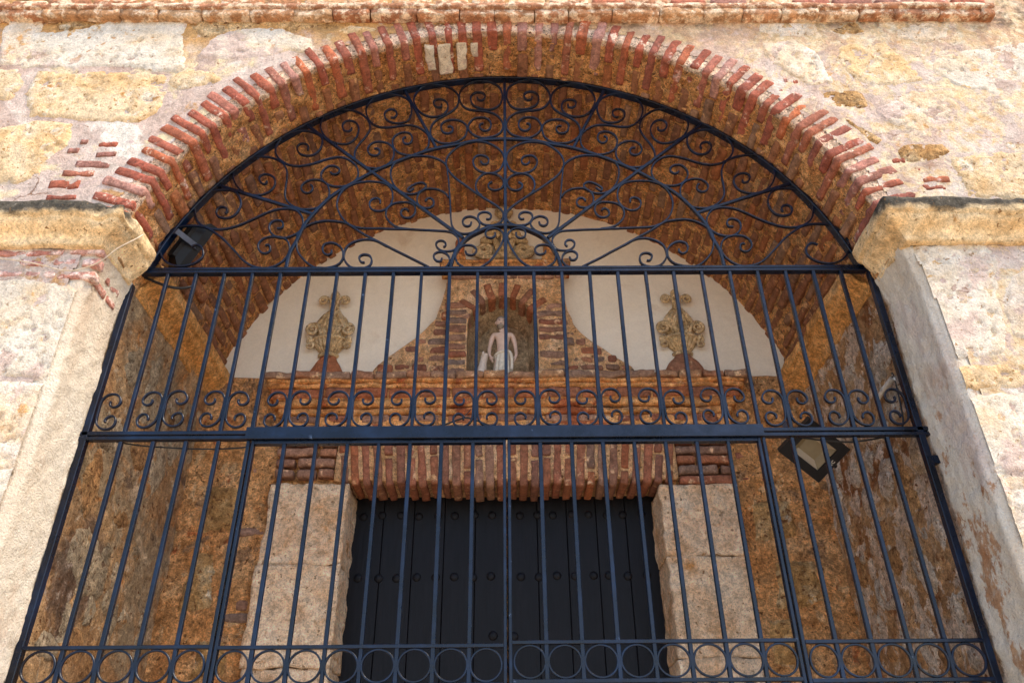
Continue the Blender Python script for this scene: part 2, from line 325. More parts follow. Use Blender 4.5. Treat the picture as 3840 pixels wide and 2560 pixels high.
def lichen(t, col):
    z = t.xyz(2); n = t.noise(6, 8, .7, off=2.); y = t.xyz(1)
    m = t.math('MULTIPLY', t.rng(t.math('ADD', z, t.math('MULTIPLY', t.math('SUBTRACT', n, .5), .16)), 3.955, 4.0), t.rng(y, -.22, -.36))
    return t.mix(m, col, t.ramp(t.noise(22, 6, .7), [(.35, (.035, .033, .028)), (.6, (.10, .09, .07)), (.75, (.34, .31, .27))]))
M_CORN = masonry("cornice_stone", [(.28, (.58, .36, .15)), (.45, (.72, .52, .28)), (.6, (.80, .64, .40)), (.75, (.80, .68, .48))], 3.2, patches=[((.42, .24, .09), 7, .60, .70, 2.), ((.80, .72, .60), 5, .62, .72, 5.)], pits=((.28, .15, .06), 44, .64), var=.08, bump=.8, bd=.014, extra=lichen, crunch=.22, grain=.26, gain=(1.22, 1.17, 1.12))
M_CORN_IN = masonry("cornice_stone_inner", [(.28, (.42, .22, .075)), (.45, (.58, .34, .13)), (.6, (.66, .42, .19)), (.75, (.62, .46, .28))], 3.6, patches=[((.28, .14, .05), 7, .58, .70, 2.), ((.70, .58, .44), 6, .66, .74, 5.)], pits=((.2, .1, .04), 44, .66), var=.08, bump=.9, bd=.016, gain=(1.4, 1.2, 1.0))
M_LEDGE = brickmat("brick_string_course", [(.46,.20,.10), (.54,.32,.16), (.50,.22,.11), (.60,.40,.22), (.42,.20,.11)], (.78,.63,.45), .47, (.20,.10,.05), None, 1.1)
M_ENT = masonry("moulding_render", [(.3, (.38, .17, .06)), (.45, (.54, .28, .11)), (.6, (.66, .40, .18))], 8., patches=[((.36, .12, .055), 5, .52, .60, 12.), ((.30, .21, .14), 7, .57, .65, 2.), ((.76, .62, .44), 14, .62, .68, 5.)], pits=((.18, .08, .03), 44, .66), var=.12, bump=.9, bd=.014, gain=(1.4, 1.2, 1.05))
M_NICHE = masonry("niche_render", [(.3, (.34, .20, .11)), (.5, (.48, .33, .19)), (.7, (.64, .48, .30))], 5., pits=((.6, .5, .38), 40, .70), var=0, bump=.9)
M_LEDGE_IN = brickmat("brick_ledge", [(.30,.19,.13), (.40,.22,.12), (.24,.17,.13), (.50,.28,.14), (.34,.17,.10)], (.70,.50,.30), .54, (.14,.09,.06), None, 1.3)
def ornament_dirt(t, col):
    return t.mix(t.rng(t.noise(30, 6, .7, off=6.), .56, .66), col, (.28, .17, .09))
M_ORN = masonry("ornament_stucco", [(.3, (.56, .37, .18)), (.5, (.68, .48, .26)), (.7, (.78, .60, .38))], 9., var=.06, bump=.6, bd=.008, extra=ornament_dirt)
# painted iron
def iron():
    t = NT("painted_iron"); n = t.noise(40, 6, .65); n2 = t.noise(7, 7, .7, off=4.)
    col = t.ramp(n2, [(.35, (.001, .0025, .007)), (.55, (.0016, .0065, .021)), (.75, (.003, .018, .055))])
    chip = t.rng(t.noise(24, 8, .75, off=8.), .655, .69); col = t.mix(t.math('MULTIPLY', chip, .8), col, (.10, .15, .25)); col = t.mix(t.math('MULTIPLY', t.rng(t.noise(15, 8, .75, off=18.), .66, .72), .7), col, (.06, .035, .02))
    return t.done(col, t.bump(t.math('ADD', n, t.math('MULTIPLY', t.noise(120, 4, .6), .4)), .35, .004), t.rng(n2, .3, .7, .22, .38), .34)
M_IRON = iron()
def door():
    t = NT("door_paint"); n = t.noise(1., 7, .7, vec=t.scaled((60, 60, 5)))
    col = t.ramp(n, [(.3, (.003, .003, .0045)), (.6, (.007, .007, .010)), (.8, (.014, .014, .018))])
    return t.done(col, t.bump(n, .35, .004), .55, .22)
M_DOOR = door()
def plain(name, c, rough=.6, spec=.4, nb=30, b=.15, metal=0., v=.25):
    t = NT(name); n = t.noise(nb, 6, .65); col = t.mix(1., c, t.rng(n, .25, .75, 1-v, 1+v), 'MULTIPLY')
    return t.done(col, t.bump(n, b, .003), rough, spec, metal)
M_BLACK = plain("lamp_black", (.005, .005, .007), .45, .25)
M_GREY = plain("lamp_grey_aluminium", (.05, .06, .09), .4, .5, metal=.3)
M_GLASS = plain("lamp_reflector", (.20, .155, .085), .35, .5, b=.02, v=.08)
M_REFL = plain("lamp_reflector_bright", (.40, .33, .24), .3, .5, b=.02, v=.08)
M_CABLE = plain("black_cable", (.015, .015, .017), .5, .4)
M_CORD = plain("beige_cord", (.62, .50, .36), .6, .3)
M_TAPE = plain("white_tape", (.70, .66, .60), .6, .3)
M_SKIN = plain("statue_flesh_paint", (.70, .50, .40), .5, .35, 60, .15, v=.12)
M_CLOTH = plain("statue_white_paint", (.74, .66, .54), .6, .3, 50, .3, v=.18)
M_HAIR = plain("statue_grey_hair", (.30, .25, .20), .7, .2, 70, .5)
M_DARKP = plain("statue_dark_paint", (.04, .025, .02), .6, .3)
M_DOG = plain("statue_dog_paint", (.70, .58, .48), .6, .3, 50, .3, v=.2)
t_ = NT("paving"); pc_ = t_.ramp(t_.noise(.8, 8, .6), [(.3, (.48, .38, .27)), (.7, (.60, .50, .38))])
M_GROUND = t_.done(pc_, t_.bump(t_.noise(9, 8, .7), .4, .02), .9, .2)
SCROLLS={"a1":[[-159,5202],[-153,5184],[-134,5176],[-117,5189],[-111,5213],[-120,5234],[-142,5246],[-172,5241],[-191,5219],[-197,5189],[-189,5152],[-166,5123],[-130,5104],[-93,5098],[-57,5109],[-27,5141],[-13,5194],[-16,5254],[-35,5298],[-80,5333],[-140,5345],[-192,5331],[-236,5293],[-261,5238],[-263,5184],[-247,5141],[-217,5109],[-173,5093],[-115,5085],[-64,5067],[-27,5030],[-10,4979],[-13,4933],[-35,4898],[-70,4878],[-127,4868],[-170,4888],[-199,4923],[-207,4959],[-197,4995],[-176,5023],[-143,5033],[-107,5028],[-85,5005],[-78,4974],[-85,4943],[-103,4926],[-124,4928],[-141,4947],[-142,4969],[-134,4982],[-122,4982]],"a2":[[-364,5142],[-367,5120],[-387,5117],[-405,5131],[-412,5156],[-402,5177],[-377,5183],[-351,5174],[-331,5147],[-327,5110],[-340,5073],[-371,5047],[-411,5040],[-455,5053],[-493,5089],[-520,5148],[-522,5206],[-502,5261],[-467,5297],[-416,5310],[-356,5304],[-306,5271],[-275,5227],[-266,5179],[-272,5131],[-297,5089],[-339,5052],[-381,5021],[-408,4985],[-419,4939],[-413,4889],[-388,4854],[-352,4831],[-310,4827],[-264,4839],[-226,4873],[-212,4918],[-215,4964],[-236,4998],[-273,5016],[-316,5015],[-348,4995],[-359,4965],[-352,4929],[-334,4909],[-309,4907],[-292,4924],[-290,4949],[-304,4964],[-321,4961]],"a3":[[-646,5038],[-628,5038],[-616,5058],[-620,5084],[-639,5101],[-665,5100],[-683,5079],[-682,5048],[-666,5017],[-632,4994],[-588,4991],[-550,5011],[-532,5063],[-533,5121],[-553,5174],[-596,5212],[-656,5231],[-714,5221],[-763,5186],[-788,5132],[-790,5080],[-771,5023],[-738,4981],[-693,4959],[-636,4959],[-566,4973],[-508,4968],[-464,4940],[-433,4899],[-422,4844],[-429,4795],[-461,4761],[-509,4742],[-558,4749],[-599,4776],[-619,4815],[-625,4855],[-614,4890],[-587,4913],[-555,4918],[-529,4905],[-517,4874],[-521,4845],[-539,4828],[-561,4837],[-569,4860],[-563,4877],[-551,4880]],"a4":[[-861,4956],[-863,4936],[-880,4926],[-900,4936],[-912,4964],[-908,4994],[-888,5013],[-856,5007],[-832,4982],[-819,4941],[-823,4891],[-844,4851],[-877,4829],[-923,4833],[-971,4856],[-1008,4896],[-1032,4952],[-1036,5003],[-1016,5060],[-980,5091],[-916,5103],[-856,5091],[-810,5059],[-777,5017],[-759,4961],[-762,4921],[-782,4870],[-809,4821],[-824,4772],[-822,4724],[-803,4686],[-766,4659],[-724,4646],[-679,4647],[-640,4671],[-615,4709],[-609,4757],[-621,4801],[-648,4830],[-684,4843],[-726,4838],[-752,4811],[-756,4777],[-740,4748],[-711,4738],[-691,4752],[-690,4777],[-705,4793],[-722,4791]],"b5":[[-1086,4783],[-1084,4808],[-1099,4828],[-1125,4834],[-1144,4814],[-1141,4783],[-1121,4753],[-1087,4740],[-1049,4748],[-1021,4783],[-1013,4838],[-1026,4884],[-1063,4915],[-1116,4933],[-1173,4926],[-1220,4895],[-1252,4844],[-1262,4789],[-1248,4739],[-1213,4695],[-1166,4668],[-1109,4662],[-1047,4679],[-987,4708],[-922,4727],[-876,4722],[-835,4695],[-804,4657],[-791,4610],[-795,4564],[-822,4527],[-861,4511],[-908,4511],[-947,4528],[-975,4560],[-988,4597],[-980,4634],[-956,4660],[-921,4660],[-896,4639],[-894,4615],[-908,4600],[-927,4601],[-940,4615]],"b6":[[-1275,4551],[-1279,4532],[-1301,4537],[-1317,4561],[-1317,4586],[-1297,4601],[-1264,4594],[-1236,4570],[-1226,4527],[-1241,4485],[-1275,4460],[-1322,4453],[-1379,4467],[-1420,4505],[-1452,4566],[-1459,4613],[-1452,4666],[-1424,4710],[-1375,4732],[-1311,4731],[-1251,4714],[-1203,4680],[-1175,4627],[-1167,4565],[-1165,4490],[-1157,4434],[-1127,4389],[-1082,4361],[-1033,4350],[-980,4361],[-944,4397],[-927,4447],[-935,4498],[-960,4535],[-1004,4557],[-1049,4553],[-1077,4527],[-1082,4499],[-1066,4471],[-1038,4466],[-1021,4484],[-1024,4509],[-1038,4522]],"b7":[[-1450,4325],[-1445,4343],[-1456,4363],[-1482,4370],[-1499,4354],[-1497,4327],[-1480,4305],[-1444,4295],[-1406,4309],[-1384,4354],[-1386,4408],[-1412,4458],[-1451,4484],[-1507,4489],[-1560,4475],[-1599,4432],[-1618,4382],[-1609,4328],[-1585,4275],[-1547,4240],[-1497,4220],[-1437,4222],[-1374,4243],[-1307,4282],[-1240,4326],[-1183,4353],[-1123,4357],[-1079,4339],[-1050,4299],[-1040,4255],[-1049,4211],[-1078,4181],[-1122,4163],[-1169,4169],[-1200,4199],[-1211,4234],[-1204,4264],[-1179,4279],[-1155,4275],[-1143,4253],[-1148,4229],[-1171,4225]],"b8":[[-1583,4105],[-1560,4118],[-1535,4105],[-1519,4076],[-1517,4043],[-1541,4008],[-1587,3988],[-1634,3986],[-1678,4003],[-1714,4038],[-1737,4080],[-1745,4119],[-1732,4165],[-1711,4209],[-1678,4235],[-1628,4245],[-1576,4243],[-1534,4231],[-1494,4205],[-1431,4153],[-1365,4081],[-1317,4027],[-1272,3990],[-1230,3974],[-1178,3971],[-1130,3993],[-1097,4034],[-1087,4084],[-1104,4135],[-1135,4160],[-1176,4169],[-1221,4161],[-1246,4131],[-1247,4097],[-1229,4068],[-1205,4061],[-1187,4076],[-1189,4105],[-1204,4116],[-1213,4110]],"a9":[[-135,4691],[-125,4673],[-107,4669],[-94,4683],[-92,4707],[-104,4726],[-132,4736],[-160,4729],[-176,4697],[-169,4655],[-145,4622],[-103,4605],[-62,4607],[-28,4630],[-9,4682],[-7,4721],[-21,4769],[-56,4808],[-105,4836],[-162,4843],[-218,4829],[-267,4794],[-307,4741],[-320,4684],[-310,4636],[-281,4585],[-225,4529],[-163,4474],[-102,4425],[-48,4380],[-18,4345],[-8,4319],[-12,4275],[-35,4250],[-67,4240],[-107,4246],[-130,4267],[-140,4297],[-131,4323],[-104,4332],[-81,4323],[-71,4301],[-81,4283],[-97,4284]],"a10":[[-69,4538],[-86,4526],[-90,4510],[-82,4492],[-62,4480],[-35,4485],[-14,4505],[-7,4542],[-21,4574],[-48,4593],[-90,4601],[-124,4589],[-151,4552],[-157,4506],[-143,4465],[-122,4443]],"a11":[[-485,4498],[-507,4476],[-515,4494],[-483,4526],[-450,4539],[-425,4525],[-424,4503],[-446,4476],[-479,4458],[-519,4458],[-561,4481],[-595,4526],[-615,4591],[-614,4647],[-590,4694],[-543,4723],[-481,4734],[-418,4730],[-361,4703],[-321,4660],[-309,4599],[-299,4498],[-292,4408],[-283,4320],[-274,4242],[-256,4208],[-223,4187],[-184,4187],[-152,4204],[-133,4233],[-133,4259],[-150,4286],[-180,4300],[-209,4289],[-219,4263],[-212,4242],[-195,4234],[-179,4242],[-174,4261]],"a12":[[-423,4404],[-413,4422],[-393,4424],[-377,4404],[-378,4377],[-397,4360],[-427,4360],[-455,4377],[-467,4417],[-459,4458],[-430,4487],[-393,4493],[-352,4484],[-314,4457],[-300,4430]],"a13":[[-657,4392],[-657,4414],[-675,4427],[-701,4418],[-712,4392],[-703,4361],[-678,4341],[-645,4341],[-613,4361],[-595,4400],[-592,4454],[-606,4499],[-639,4531],[-688,4545],[-743,4547],[-796,4536],[-846,4500],[-874,4446],[-881,4384],[-864,4323],[-829,4271],[-780,4236],[-727,4223],[-622,4219],[-491,4214],[-361,4205],[-289,4198],[-256,4179],[-238,4146],[-241,4108],[-259,4080],[-291,4072],[-323,4076],[-346,4097],[-351,4121],[-338,4138],[-316,4138],[-302,4121],[-305,4105],[-314,4099]],"a14":[[-504,4338],[-513,4351],[-529,4351],[-542,4334],[-538,4308],[-516,4293],[-490,4297],[-471,4321],[-468,4356],[-481,4382],[-509,4398],[-549,4398],[-588,4387],[-616,4356],[-619,4313],[-607,4278],[-578,4244],[-544,4225],[-492,4216]],"a15":[[-873,4079],[-875,4061],[-892,4051],[-913,4065],[-921,4091],[-913,4116],[-885,4128],[-856,4121],[-827,4095],[-815,4062],[-816,4022],[-838,3990],[-880,3973],[-926,3970],[-959,3976],[-1003,4013],[-1043,4067],[-1060,4134],[-1059,4185],[-1031,4228],[-981,4259],[-929,4272],[-871,4267],[-821,4254],[-765,4215],[-716,4181],[-662,4148],[-601,4110],[-480,4033],[-382,3971]],"a16":[[-704,4006],[-720,4007],[-733,4026],[-730,4046],[-708,4055],[-682,4046],[-670,4017],[-677,3986],[-704,3970],[-741,3968],[-777,3982],[-804,4022],[-808,4062],[-799,4103],[-770,4132],[-726,4148],[-681,4148],[-648,4137],[-600,4106]],"a17":[[-318,4029],[-324,4012],[-343,4012],[-358,4032],[-354,4056],[-332,4068],[-303,4060],[-283,4036],[-281,4003],[-297,3976],[-319,3968]],"a18":[[-201,4073],[-195,4055],[-172,4047],[-153,4059],[-147,4083],[-160,4104],[-186,4112],[-221,4104],[-246,4072],[-251,4031],[-238,3995],[-205,3970],[-161,3963],[-117,3975],[-73,4014],[-35,4079],[-12,4140],[-12,4182],[-35,4212],[-67,4220],[-93,4209],[-102,4187],[-93,4162],[-70,4156],[-54,4170],[-53,4191]],"mid_arc":[[4,4863],[-141,4853],[-260,4821],[-382,4790],[-522,4728],[-642,4661],[-721,4610],[-816,4534],[-908,4451],[-973,4361],[-1033,4246],[-1059,4143],[-1082,4067],[-1088,3973]],"small_arc":[[1,4241],[-67,4233],[-133,4204],[-197,4158],[-240,4092],[-264,4027],[-275,3965]],"r1":[[-580,5256],[-379,4795]],"r2":[[-1122,4983],[-216,4158]],"r3":[[-1542,4529],[-1002,4321]],"cscroll":[[54,3238],[53,3226],[60,3214],[76,3210],[91,3218],[98,3234],[93,3252],[78,3269],[56,3275],[34,3270],[18,3255],[10,3232],[10,3199],[12,3154],[19,3129],[38,3109],[61,3101],[83,3106],[96,3121],[99,3141],[92,3158],[75,3166],[58,3158],[52,3146],[54,3136]]}
STONES=[["w",[[-2600,5349],[-2422,5378],[-2230,5437],[-2182,5543],[-1833,5527],[-1801,5289],[-1782,5078],[-1899,5071],[-2071,5109],[-2282,5082],[-2540,5096]]],["y",[[-2450,5039],[-2229,5022],[-1835,5010],[-1812,4891],[-1823,4750],[-1883,4675],[-2135,4682],[-2381,4726],[-2459,4867]]],["c",[[-2765,5453],[-2632,5513],[-2581,5408],[-2569,5219],[-2589,5108],[-2702,5122],[-2774,5364]]],["y",[[-1767,4970],[-1688,5061],[-1565,5036],[-1510,4982],[-1601,4943],[-1702,4916]]],["w",[[-1622,5189],[-1568,5339],[-1464,5390],[-1256,5390],[-1095,5316],[-1101,5215],[-1298,5174],[-1485,5139]]],["y",[[-2713,4617],[-2543,4616],[-2383,4652],[-2208,4639],[-2195,4507],[-2256,4403],[-2245,4312],[-2347,4274],[-2597,4292]]],["y",[[-2819,5040],[-2598,5053],[-2550,4959],[-2561,4828],[-2740,4816]]],["o",[[-2532,5498],[-2320,5558],[-2178,5527],[-2212,5437],[-2342,5363],[-2492,5393]]],["o",[[-1788,5451],[-1597,5496],[-1430,5526],[-1358,5435],[-1480,5376],[-1657,5317]]],["o",[[-1479,5541],[-1175,5572],[-881,5525],[-710,5555],[-667,5494],[-906,5404],[-1187,5375],[-1366,5435]]],["y",[[-941,5374],[-861,5426],[-737,5419],[-714,5374],[-863,5352]]],["c",[[-1981,5038],[-1815,5023],[-1779,4983],[-1791,4917],[-1830,5010]]],["w",[[-2380,3657],[-1978,3643],[-1841,3561],[-1794,3390],[-1790,3249],[-1892,3195],[-2218,3204]]],["c",[[-2198,3150],[-1846,3141],[-1744,3049],[-1713,2922],[-1727,2801],[-2072,2797]]],["w",[[-2118,2774],[-1742,2760],[-1710,2601],[-1713,2440],[-1996,2442]]],["c",[[1452,5266],[1606,5280],[1691,5194],[1720,5068],[1735,4972],[1638,4946],[1534,5014],[1434,5166]]],["y",[[1869,5236],[1980,5265],[2112,5265],[2145,5178],[2189,5066],[2221,4984],[2064,4945],[1886,4958],[1842,5040],[1837,5137]]],["o",[[1660,4879],[1767,4916],[1873,4905],[1896,4853],[1888,4749],[1779,4735],[1644,4763]]],["c",[[2185,5397],[2394,5457],[2492,5396],[2484,5307],[2309,5293],[2184,5323]]],["w",[[2357,5136],[2556,5206],[2905,5263],[2795,4956],[2577,4850],[2423,4930],[2342,5025]]],["c",[[2136,4878],[2230,4891],[2356,4773],[2232,4599],[2058,4599],[1938,4737]]],["c",[[2560,4798],[2842,4836],[2712,4488],[2516,4465],[2475,4598]]],["y",[[2221,4396],[2436,4430],[2690,4429],[2582,4137],[2219,4150],[2211,4282]]],["o",[[1910,4432],[1986,4491],[2197,4512],[2224,4431],[2122,4373],[1992,4363]]],["o",[[1694,4712],[1782,4674],[1865,4588],[1901,4527],[1863,4480],[1787,4552],[1735,4625]]],["c",[[1449,5459],[1744,5443],[1744,5353],[1597,5332],[1433,5369]]],["o",[[1812,5443],[2004,5442],[2024,5367],[1885,5346],[1776,5368]]],["w",[[1888,3821],[2180,3844],[2203,3753],[2156,3593],[2145,3433],[2091,3310],[1838,3283],[1840,3435],[1846,3674]]],["c",[[2243,3680],[2423,3711],[2287,3345],[2156,3374],[2179,3531]]],["y",[[1843,3199],[2148,3222],[2273,3224],[2232,3115],[1873,3104],[1832,3124]]],["w",[[1860,3064],[2098,3083],[2249,3082],[2127,2764],[1839,2770],[1846,2929]]],["c",[[1835,2723],[2171,2732],[2066,2464],[1816,2477]]]]
PATCH=[[-2133,4466,50,29],[-2096,4528,34,24],[-1972,4506,84,24],[-1963,4439,92,29],[-2012,4373,157,40],[-2065,4312,147,39],[-2109,4240,138,49],[-2102,4159,136,32],[1985,4334,84,32],[2087,4255,124,39],[2064,4205,99,33],[1938,4380,59,25],[2075,4134,122,27],[1545,4953,23,19],[1494,4970,18,13],[-2232,3821,130,30],[-2084,3824,169,21],[-1898,3832,143,23],[-1972,3775,103,34],[-1855,3770,71,37],[-2111,3767,116,29],[-2060,3704,121,32],[-1899,3697,153,35],[-2201,3707,108,30]]
# ------------------------------------------------------------------ ground
mb = MB(); mb.add([(-150,-200,0),(150,-200,0),(150,6,0),(-150,6,0)], [(0,1,2,3)])
tag(mb.build("ground", M_GROUND), kind="structure")

# ------------------------------------------------------------------ the church portal
CZ, RA, YF = 3.535, 1.845, -.30
church = tag(empty("church_portal"), "weathered stone and brick church entrance with round arch and vaulted porch", "building")
def voff(x, z): return np.where(z > CZ, np.hypot(x, z-CZ)-RA, np.abs(x)-RA)
def fac_h(x, z):
    P = np.stack([x, np.zeros_like(x), z], -1)
    return .007*fbm(P, 3.1, 3, 3)+.0055*fbm(P, 15., 4, 9, .6)
def axis(lo, a, b, hi, fine, coarse):
    return np.concatenate([np.arange(lo, a, coarse), np.arange(a, b, fine), np.arange(b, hi+.01, coarse)])
xs = axis(-7, -3.0, 3.0, 7, .0125, .2); zs = axis(0, 1.95, 5.7, 9, .0125, .2)
X, Z = np.meshgrid(xs, zs, indexing='ij')
V = np.stack([X, YF-fac_h(X, Z), Z], -1)
xc = (X[:-1, :-1]+X[1:, 1:])/2; zc = (Z[:-1, :-1]+Z[1:, 1:])/2
q = grid_quads(*X.shape, mask=voff(xc, zc) > .085)
facade = obj("facade_wall", mesh_np("facade_wall", *compact(V, q)), M_MORTAR, church)
facade["label"] = "pale pink limewashed rubble wall around the arch"

# stones of the facade: each its own mesh, sunk into the mortar so that the mortar laps its edges
def poly_sd(P, poly):
    d = np.full(P.shape[:-1], 1e9); ins = np.zeros(P.shape[:-1], bool); n = len(poly)
    for i in range(n):
        a = poly[i]; b = poly[(i+1) % n]; e = b-a; wv = P-a
        t = np.clip((wv@e)/(e@e), 0, 1); d = np.minimum(d, np.linalg.norm(wv-t[..., None]*e, axis=-1))
        c1 = (a[1] > P[..., 1]) != (b[1] > P[..., 1])
        with np.errstate(divide='ignore', invalid='ignore'):
            xi = (b[0]-a[0])*(P[..., 1]-a[1])/(b[1]-a[1])+a[0]
        ins ^= c1 & (P[..., 0] < xi)
    return np.where(ins, d, -d)
def wall_stone(poly, mat, seed, proud=.0085, g=.011, parent=facade, Yb=YF, clip=True):
    poly = np.array(poly, float); lo = poly.min(0)-.02; hi = poly.max(0)+.02
    x = np.arange(lo[0], hi[0], g); z = np.arange(lo[1], hi[1], g)
    X, Z = np.meshgrid(x, z, indexing='ij'); P2 = np.stack([X, Z], -1); P3 = np.stack([X, np.zeros_like(X), Z], -1)
    sd = poly_sd(P2, poly)+.030*fbm(P3, 6., 4, seed)+.010*fbm(P3, 34., 3, seed+4)
    h = -.030+(.030+proud)*sstep(-.045, .028, sd)+.007*fbm(P3, 12., 4, seed+9, .65)+.005*fbm(P3, 4., 2, seed+2)
    pit = fbm(P3, 34., 3, seed+12, .6); h = h-.010*sstep(.22, .5, pit)
    V = np.stack([X, Yb-h, Z], -1)
    c = (sd[:-1, :-1]+sd[1:, 1:])/2 > -.04
    if clip: c &= voff((X[:-1, :-1]+X[1:, 1:])/2, (Z[:-1, :-1]+Z[1:, 1:])/2) > .03
    if not c.any(): return None
    return obj("stone", mesh_np("stone", *compact(V, grid_quads(*X.shape, mask=c))), mat, parent)
for i, (k, poly) in enumerate(STONES):
    pl = np.array(poly)/1000; ce = pl.mean(0); wall_stone(ce+(pl-ce)*(1.14 if k != 'o' else 1.0), M_STONE[k], 200+i*7, .0085 if ce[0] < .5 else .0055)

# porch shell: the opening's edge is rounded over from the facade into the reveal
PROF = [(o, YF, 0, -1) for o in (.115, .10, .088, .076, .064, .052, .040, .028, .018, .011)]
PROF += [(.011-.011*math.sin(a), YF+.011-.011*math.cos(a), -math.sin(a), -math.cos(a)) for a in np.linspace(.35, math.pi/2, 4)]
PROF += [(0, y, -1, 0) for y in np.arange(YF+.022, 1.27, .0135)]
PROF = np.array(PROF)
PROF2 = [(o, YF, 0, -1) for o in (.125, .112, .10, .088, .076, .064, .052, .040)]
PROF2 += [(.034-.034*math.sin(a), YF+.034-.034*math.cos(a), -math.sin(a), -math.cos(a)) for a in np.linspace(.1, math.pi/2, 7)]
PROF2 = np.array(PROF2+[(0, y, -1, 0) for y in np.arange(YF+.046, 1.27, .0135)])
def shell(name, C, N, mat, amp=.008, f1=5., seed=0, fl=0., PR=None, ero=.004):
    PR = PROF if PR is None else PR; n, m = len(C), len(PR)
    o, y, do, dy = PR.T
    o = o+fl*sstep(.05, 1.2, y)
    base = np.stack([C[:, None, 0]+N[:, None, 0]*o, np.broadcast_to(y, (n, m)), C[:, None, 1]+N[:, None, 1]*o], -1)
    fx, fz = base[..., 0], base[..., 2]
    hin = amp*.9*fbm(base, f1, 2, seed)+amp*.9*fbm(base, 19., 4, seed+5, .7)
    hf = fac_h(fx, fz)-.004*sstep(.05, .115, o)[None, :]
    wgt = np.clip(-dy, 0, 1)[None, :]
    h = hf*wgt+hin*(1-wgt)-ero*sstep(0, 1, (1-np.abs(np.abs(dy)-.7)/.7).clip(0, 1))[None, :]*(.5+.5*fbm(base, 9., 2, seed+8))
    V = base.copy(); V[..., 0] += N[:, None, 0]*do*h; V[..., 2] += N[:, None, 1]*do*h; V[..., 1] += dy*h
    return obj(name, mesh_np(name, V, grid_quads(n, m)), mat, church)
zz = np.concatenate([np.arange(0, 1.9, .1), np.arange(1.9, CZ, .0145)])
arc = np.arange(R(.6), R(10.8), .0145/RA)
CR = np.concatenate([np.stack([np.full_like(zz, RA), zz], -1), np.stack([RA*np.cos(arc), CZ+RA*np.sin(arc)], -1)])
NR_ = np.concatenate([np.tile([1., 0.], (len(zz), 1)), np.stack([np.cos(arc), np.sin(arc)], -1)]); FL = np.array([-1., 1.])
side_l = shell("side_wall", CR*FL, NR_*FL, M_SIDE_L, .014, 3., 21, 0., PROF2, .02)
side_l["label"] = "brown stained left inner wall of the porch with pale outer reveal"
side_r = shell("side_wall", CR, NR_, M_SIDE_R, .016, 3., 22, 0., PROF2, .02)
side_r["label"] = "brown right inner wall of the porch with flaking white plaster"
th = np.linspace(R(10.5), R(169.5), 380); nn = np.stack([np.cos(th), np.sin(th)], -1)
vault = shell("barrel_vault", nn*RA+np.array([0, CZ]), nn, M_VAULT, .014, 7., 23, .05)
vault["label"] = "rough red brick barrel vault of the porch with ochre mortar"

# bricks of arch and vault
B_F, B_FL, B_V = (.049, .135, .16), (.049, .265, .16), (.052, .245, .085)
def flare(y): return .05*float(sstep(.05, 1.2, np.array(y)))
spots = []
a_list = []; a = R(13.5)
while a < R(166.5): a_list.append(a); a += (.0725+.012*math.sin(a)**6)/RA
for c, a in enumerate(a_list):
    y = YF-.004; first = True; tilt = rnd.gauss(0, .012); wd = rnd.uniform(.88, 1.16)
    while y < 1.18:
        if first: kind, dim = (('f', B_F) if (c % 2) else ('fl', B_FL))
        else: kind, dim = ('v', B_V)
        s = rnd.uniform(.92, 1.08); L = dim[1]*s
        spots.append((y+L/2, a+rnd.gauss(0, .0025), kind, dim, s, tilt, wd*rnd.uniform(.94, 1.06), first))
        y += L+rnd.uniform(.012, .026); first = False
spots.sort(key=lambda s: (not s[7], s[0]))
restV, restQ, off = [], [], 0
for i, (yc, a, kind, dim, s, tilt, wd, first) in enumerate(spots):
    me = brick_mesh(kind, M_BRICK_OUT if first else M_BRICK_VAULT, dim)
    pr = rnd.uniform(.004, .013) if first else rnd.gauss(.010 if yc < .12 else .009, .006)-flare(yc)
    ls = rnd.uniform(.86, 1.12)*(.95+.45*abs(math.cos(a))**2) if first else 1
    rr = RA-pr+dim[2]*ls/2
    pos = Vector((rr*math.cos(a), yc+(rnd.uniform(-.006, .001) if first else 0), CZ+rr*math.sin(a)))
    mat4 = Matrix.Translation(pos) @ Matrix.Rotation(math.pi/2-a+tilt, 4, 'Y') @ Matrix.Rotation(rnd.gauss(0, .012), 4, 'Z') @ Matrix.Diagonal((wd, s, ls, 1))
    if i < 300:
        o = obj("brick", me, None, vault); o.matrix_local = mat4
    else:
        n = len(me.vertices); co = np.empty(n*3, np.float32); me.vertices.foreach_get("co", co); co = co.reshape(-1, 3)
        A = np.array(mat4); restV.append(co@A[:3, :3].T+A[:3, 3])
        k = np.empty(len(me.loops), np.int32); me.loops.foreach_get("vertex_index", k); restQ.append(k.reshape(-1, 4)+off); off += n
if restV: tag(obj("vault_brickwork", mesh_np("vault_brickwork", np.concatenate(restV), np.concatenate(restQ)), M_BRICK_VAULT, vault), kind="stuff")
# lime plaster left on the soffit near the crown
for (a, y, wt, ly) in ((R(103.2), -.17, .05, .17), (R(100.6), -.15, .075, .20), (R(97.6), -.15, .055, .18), (R(95.2), -.19, .04, .09)):
    V, Q = rough_box_np(-wt/2, wt/2, -ly/2, ly/2, -.012, .02, .012, .006, .010, 16, int(a*100)); o = obj("plaster_patch", mesh_np("plaster_patch", V, Q), M_STONE['w'], vault)
    rr = RA-.006; o.matrix_local = Matrix.Translation((rr*math.cos(a), y, CZ+rr*math.sin(a))) @ Matrix.Rotation(math.pi/2-a, 4, 'Y')
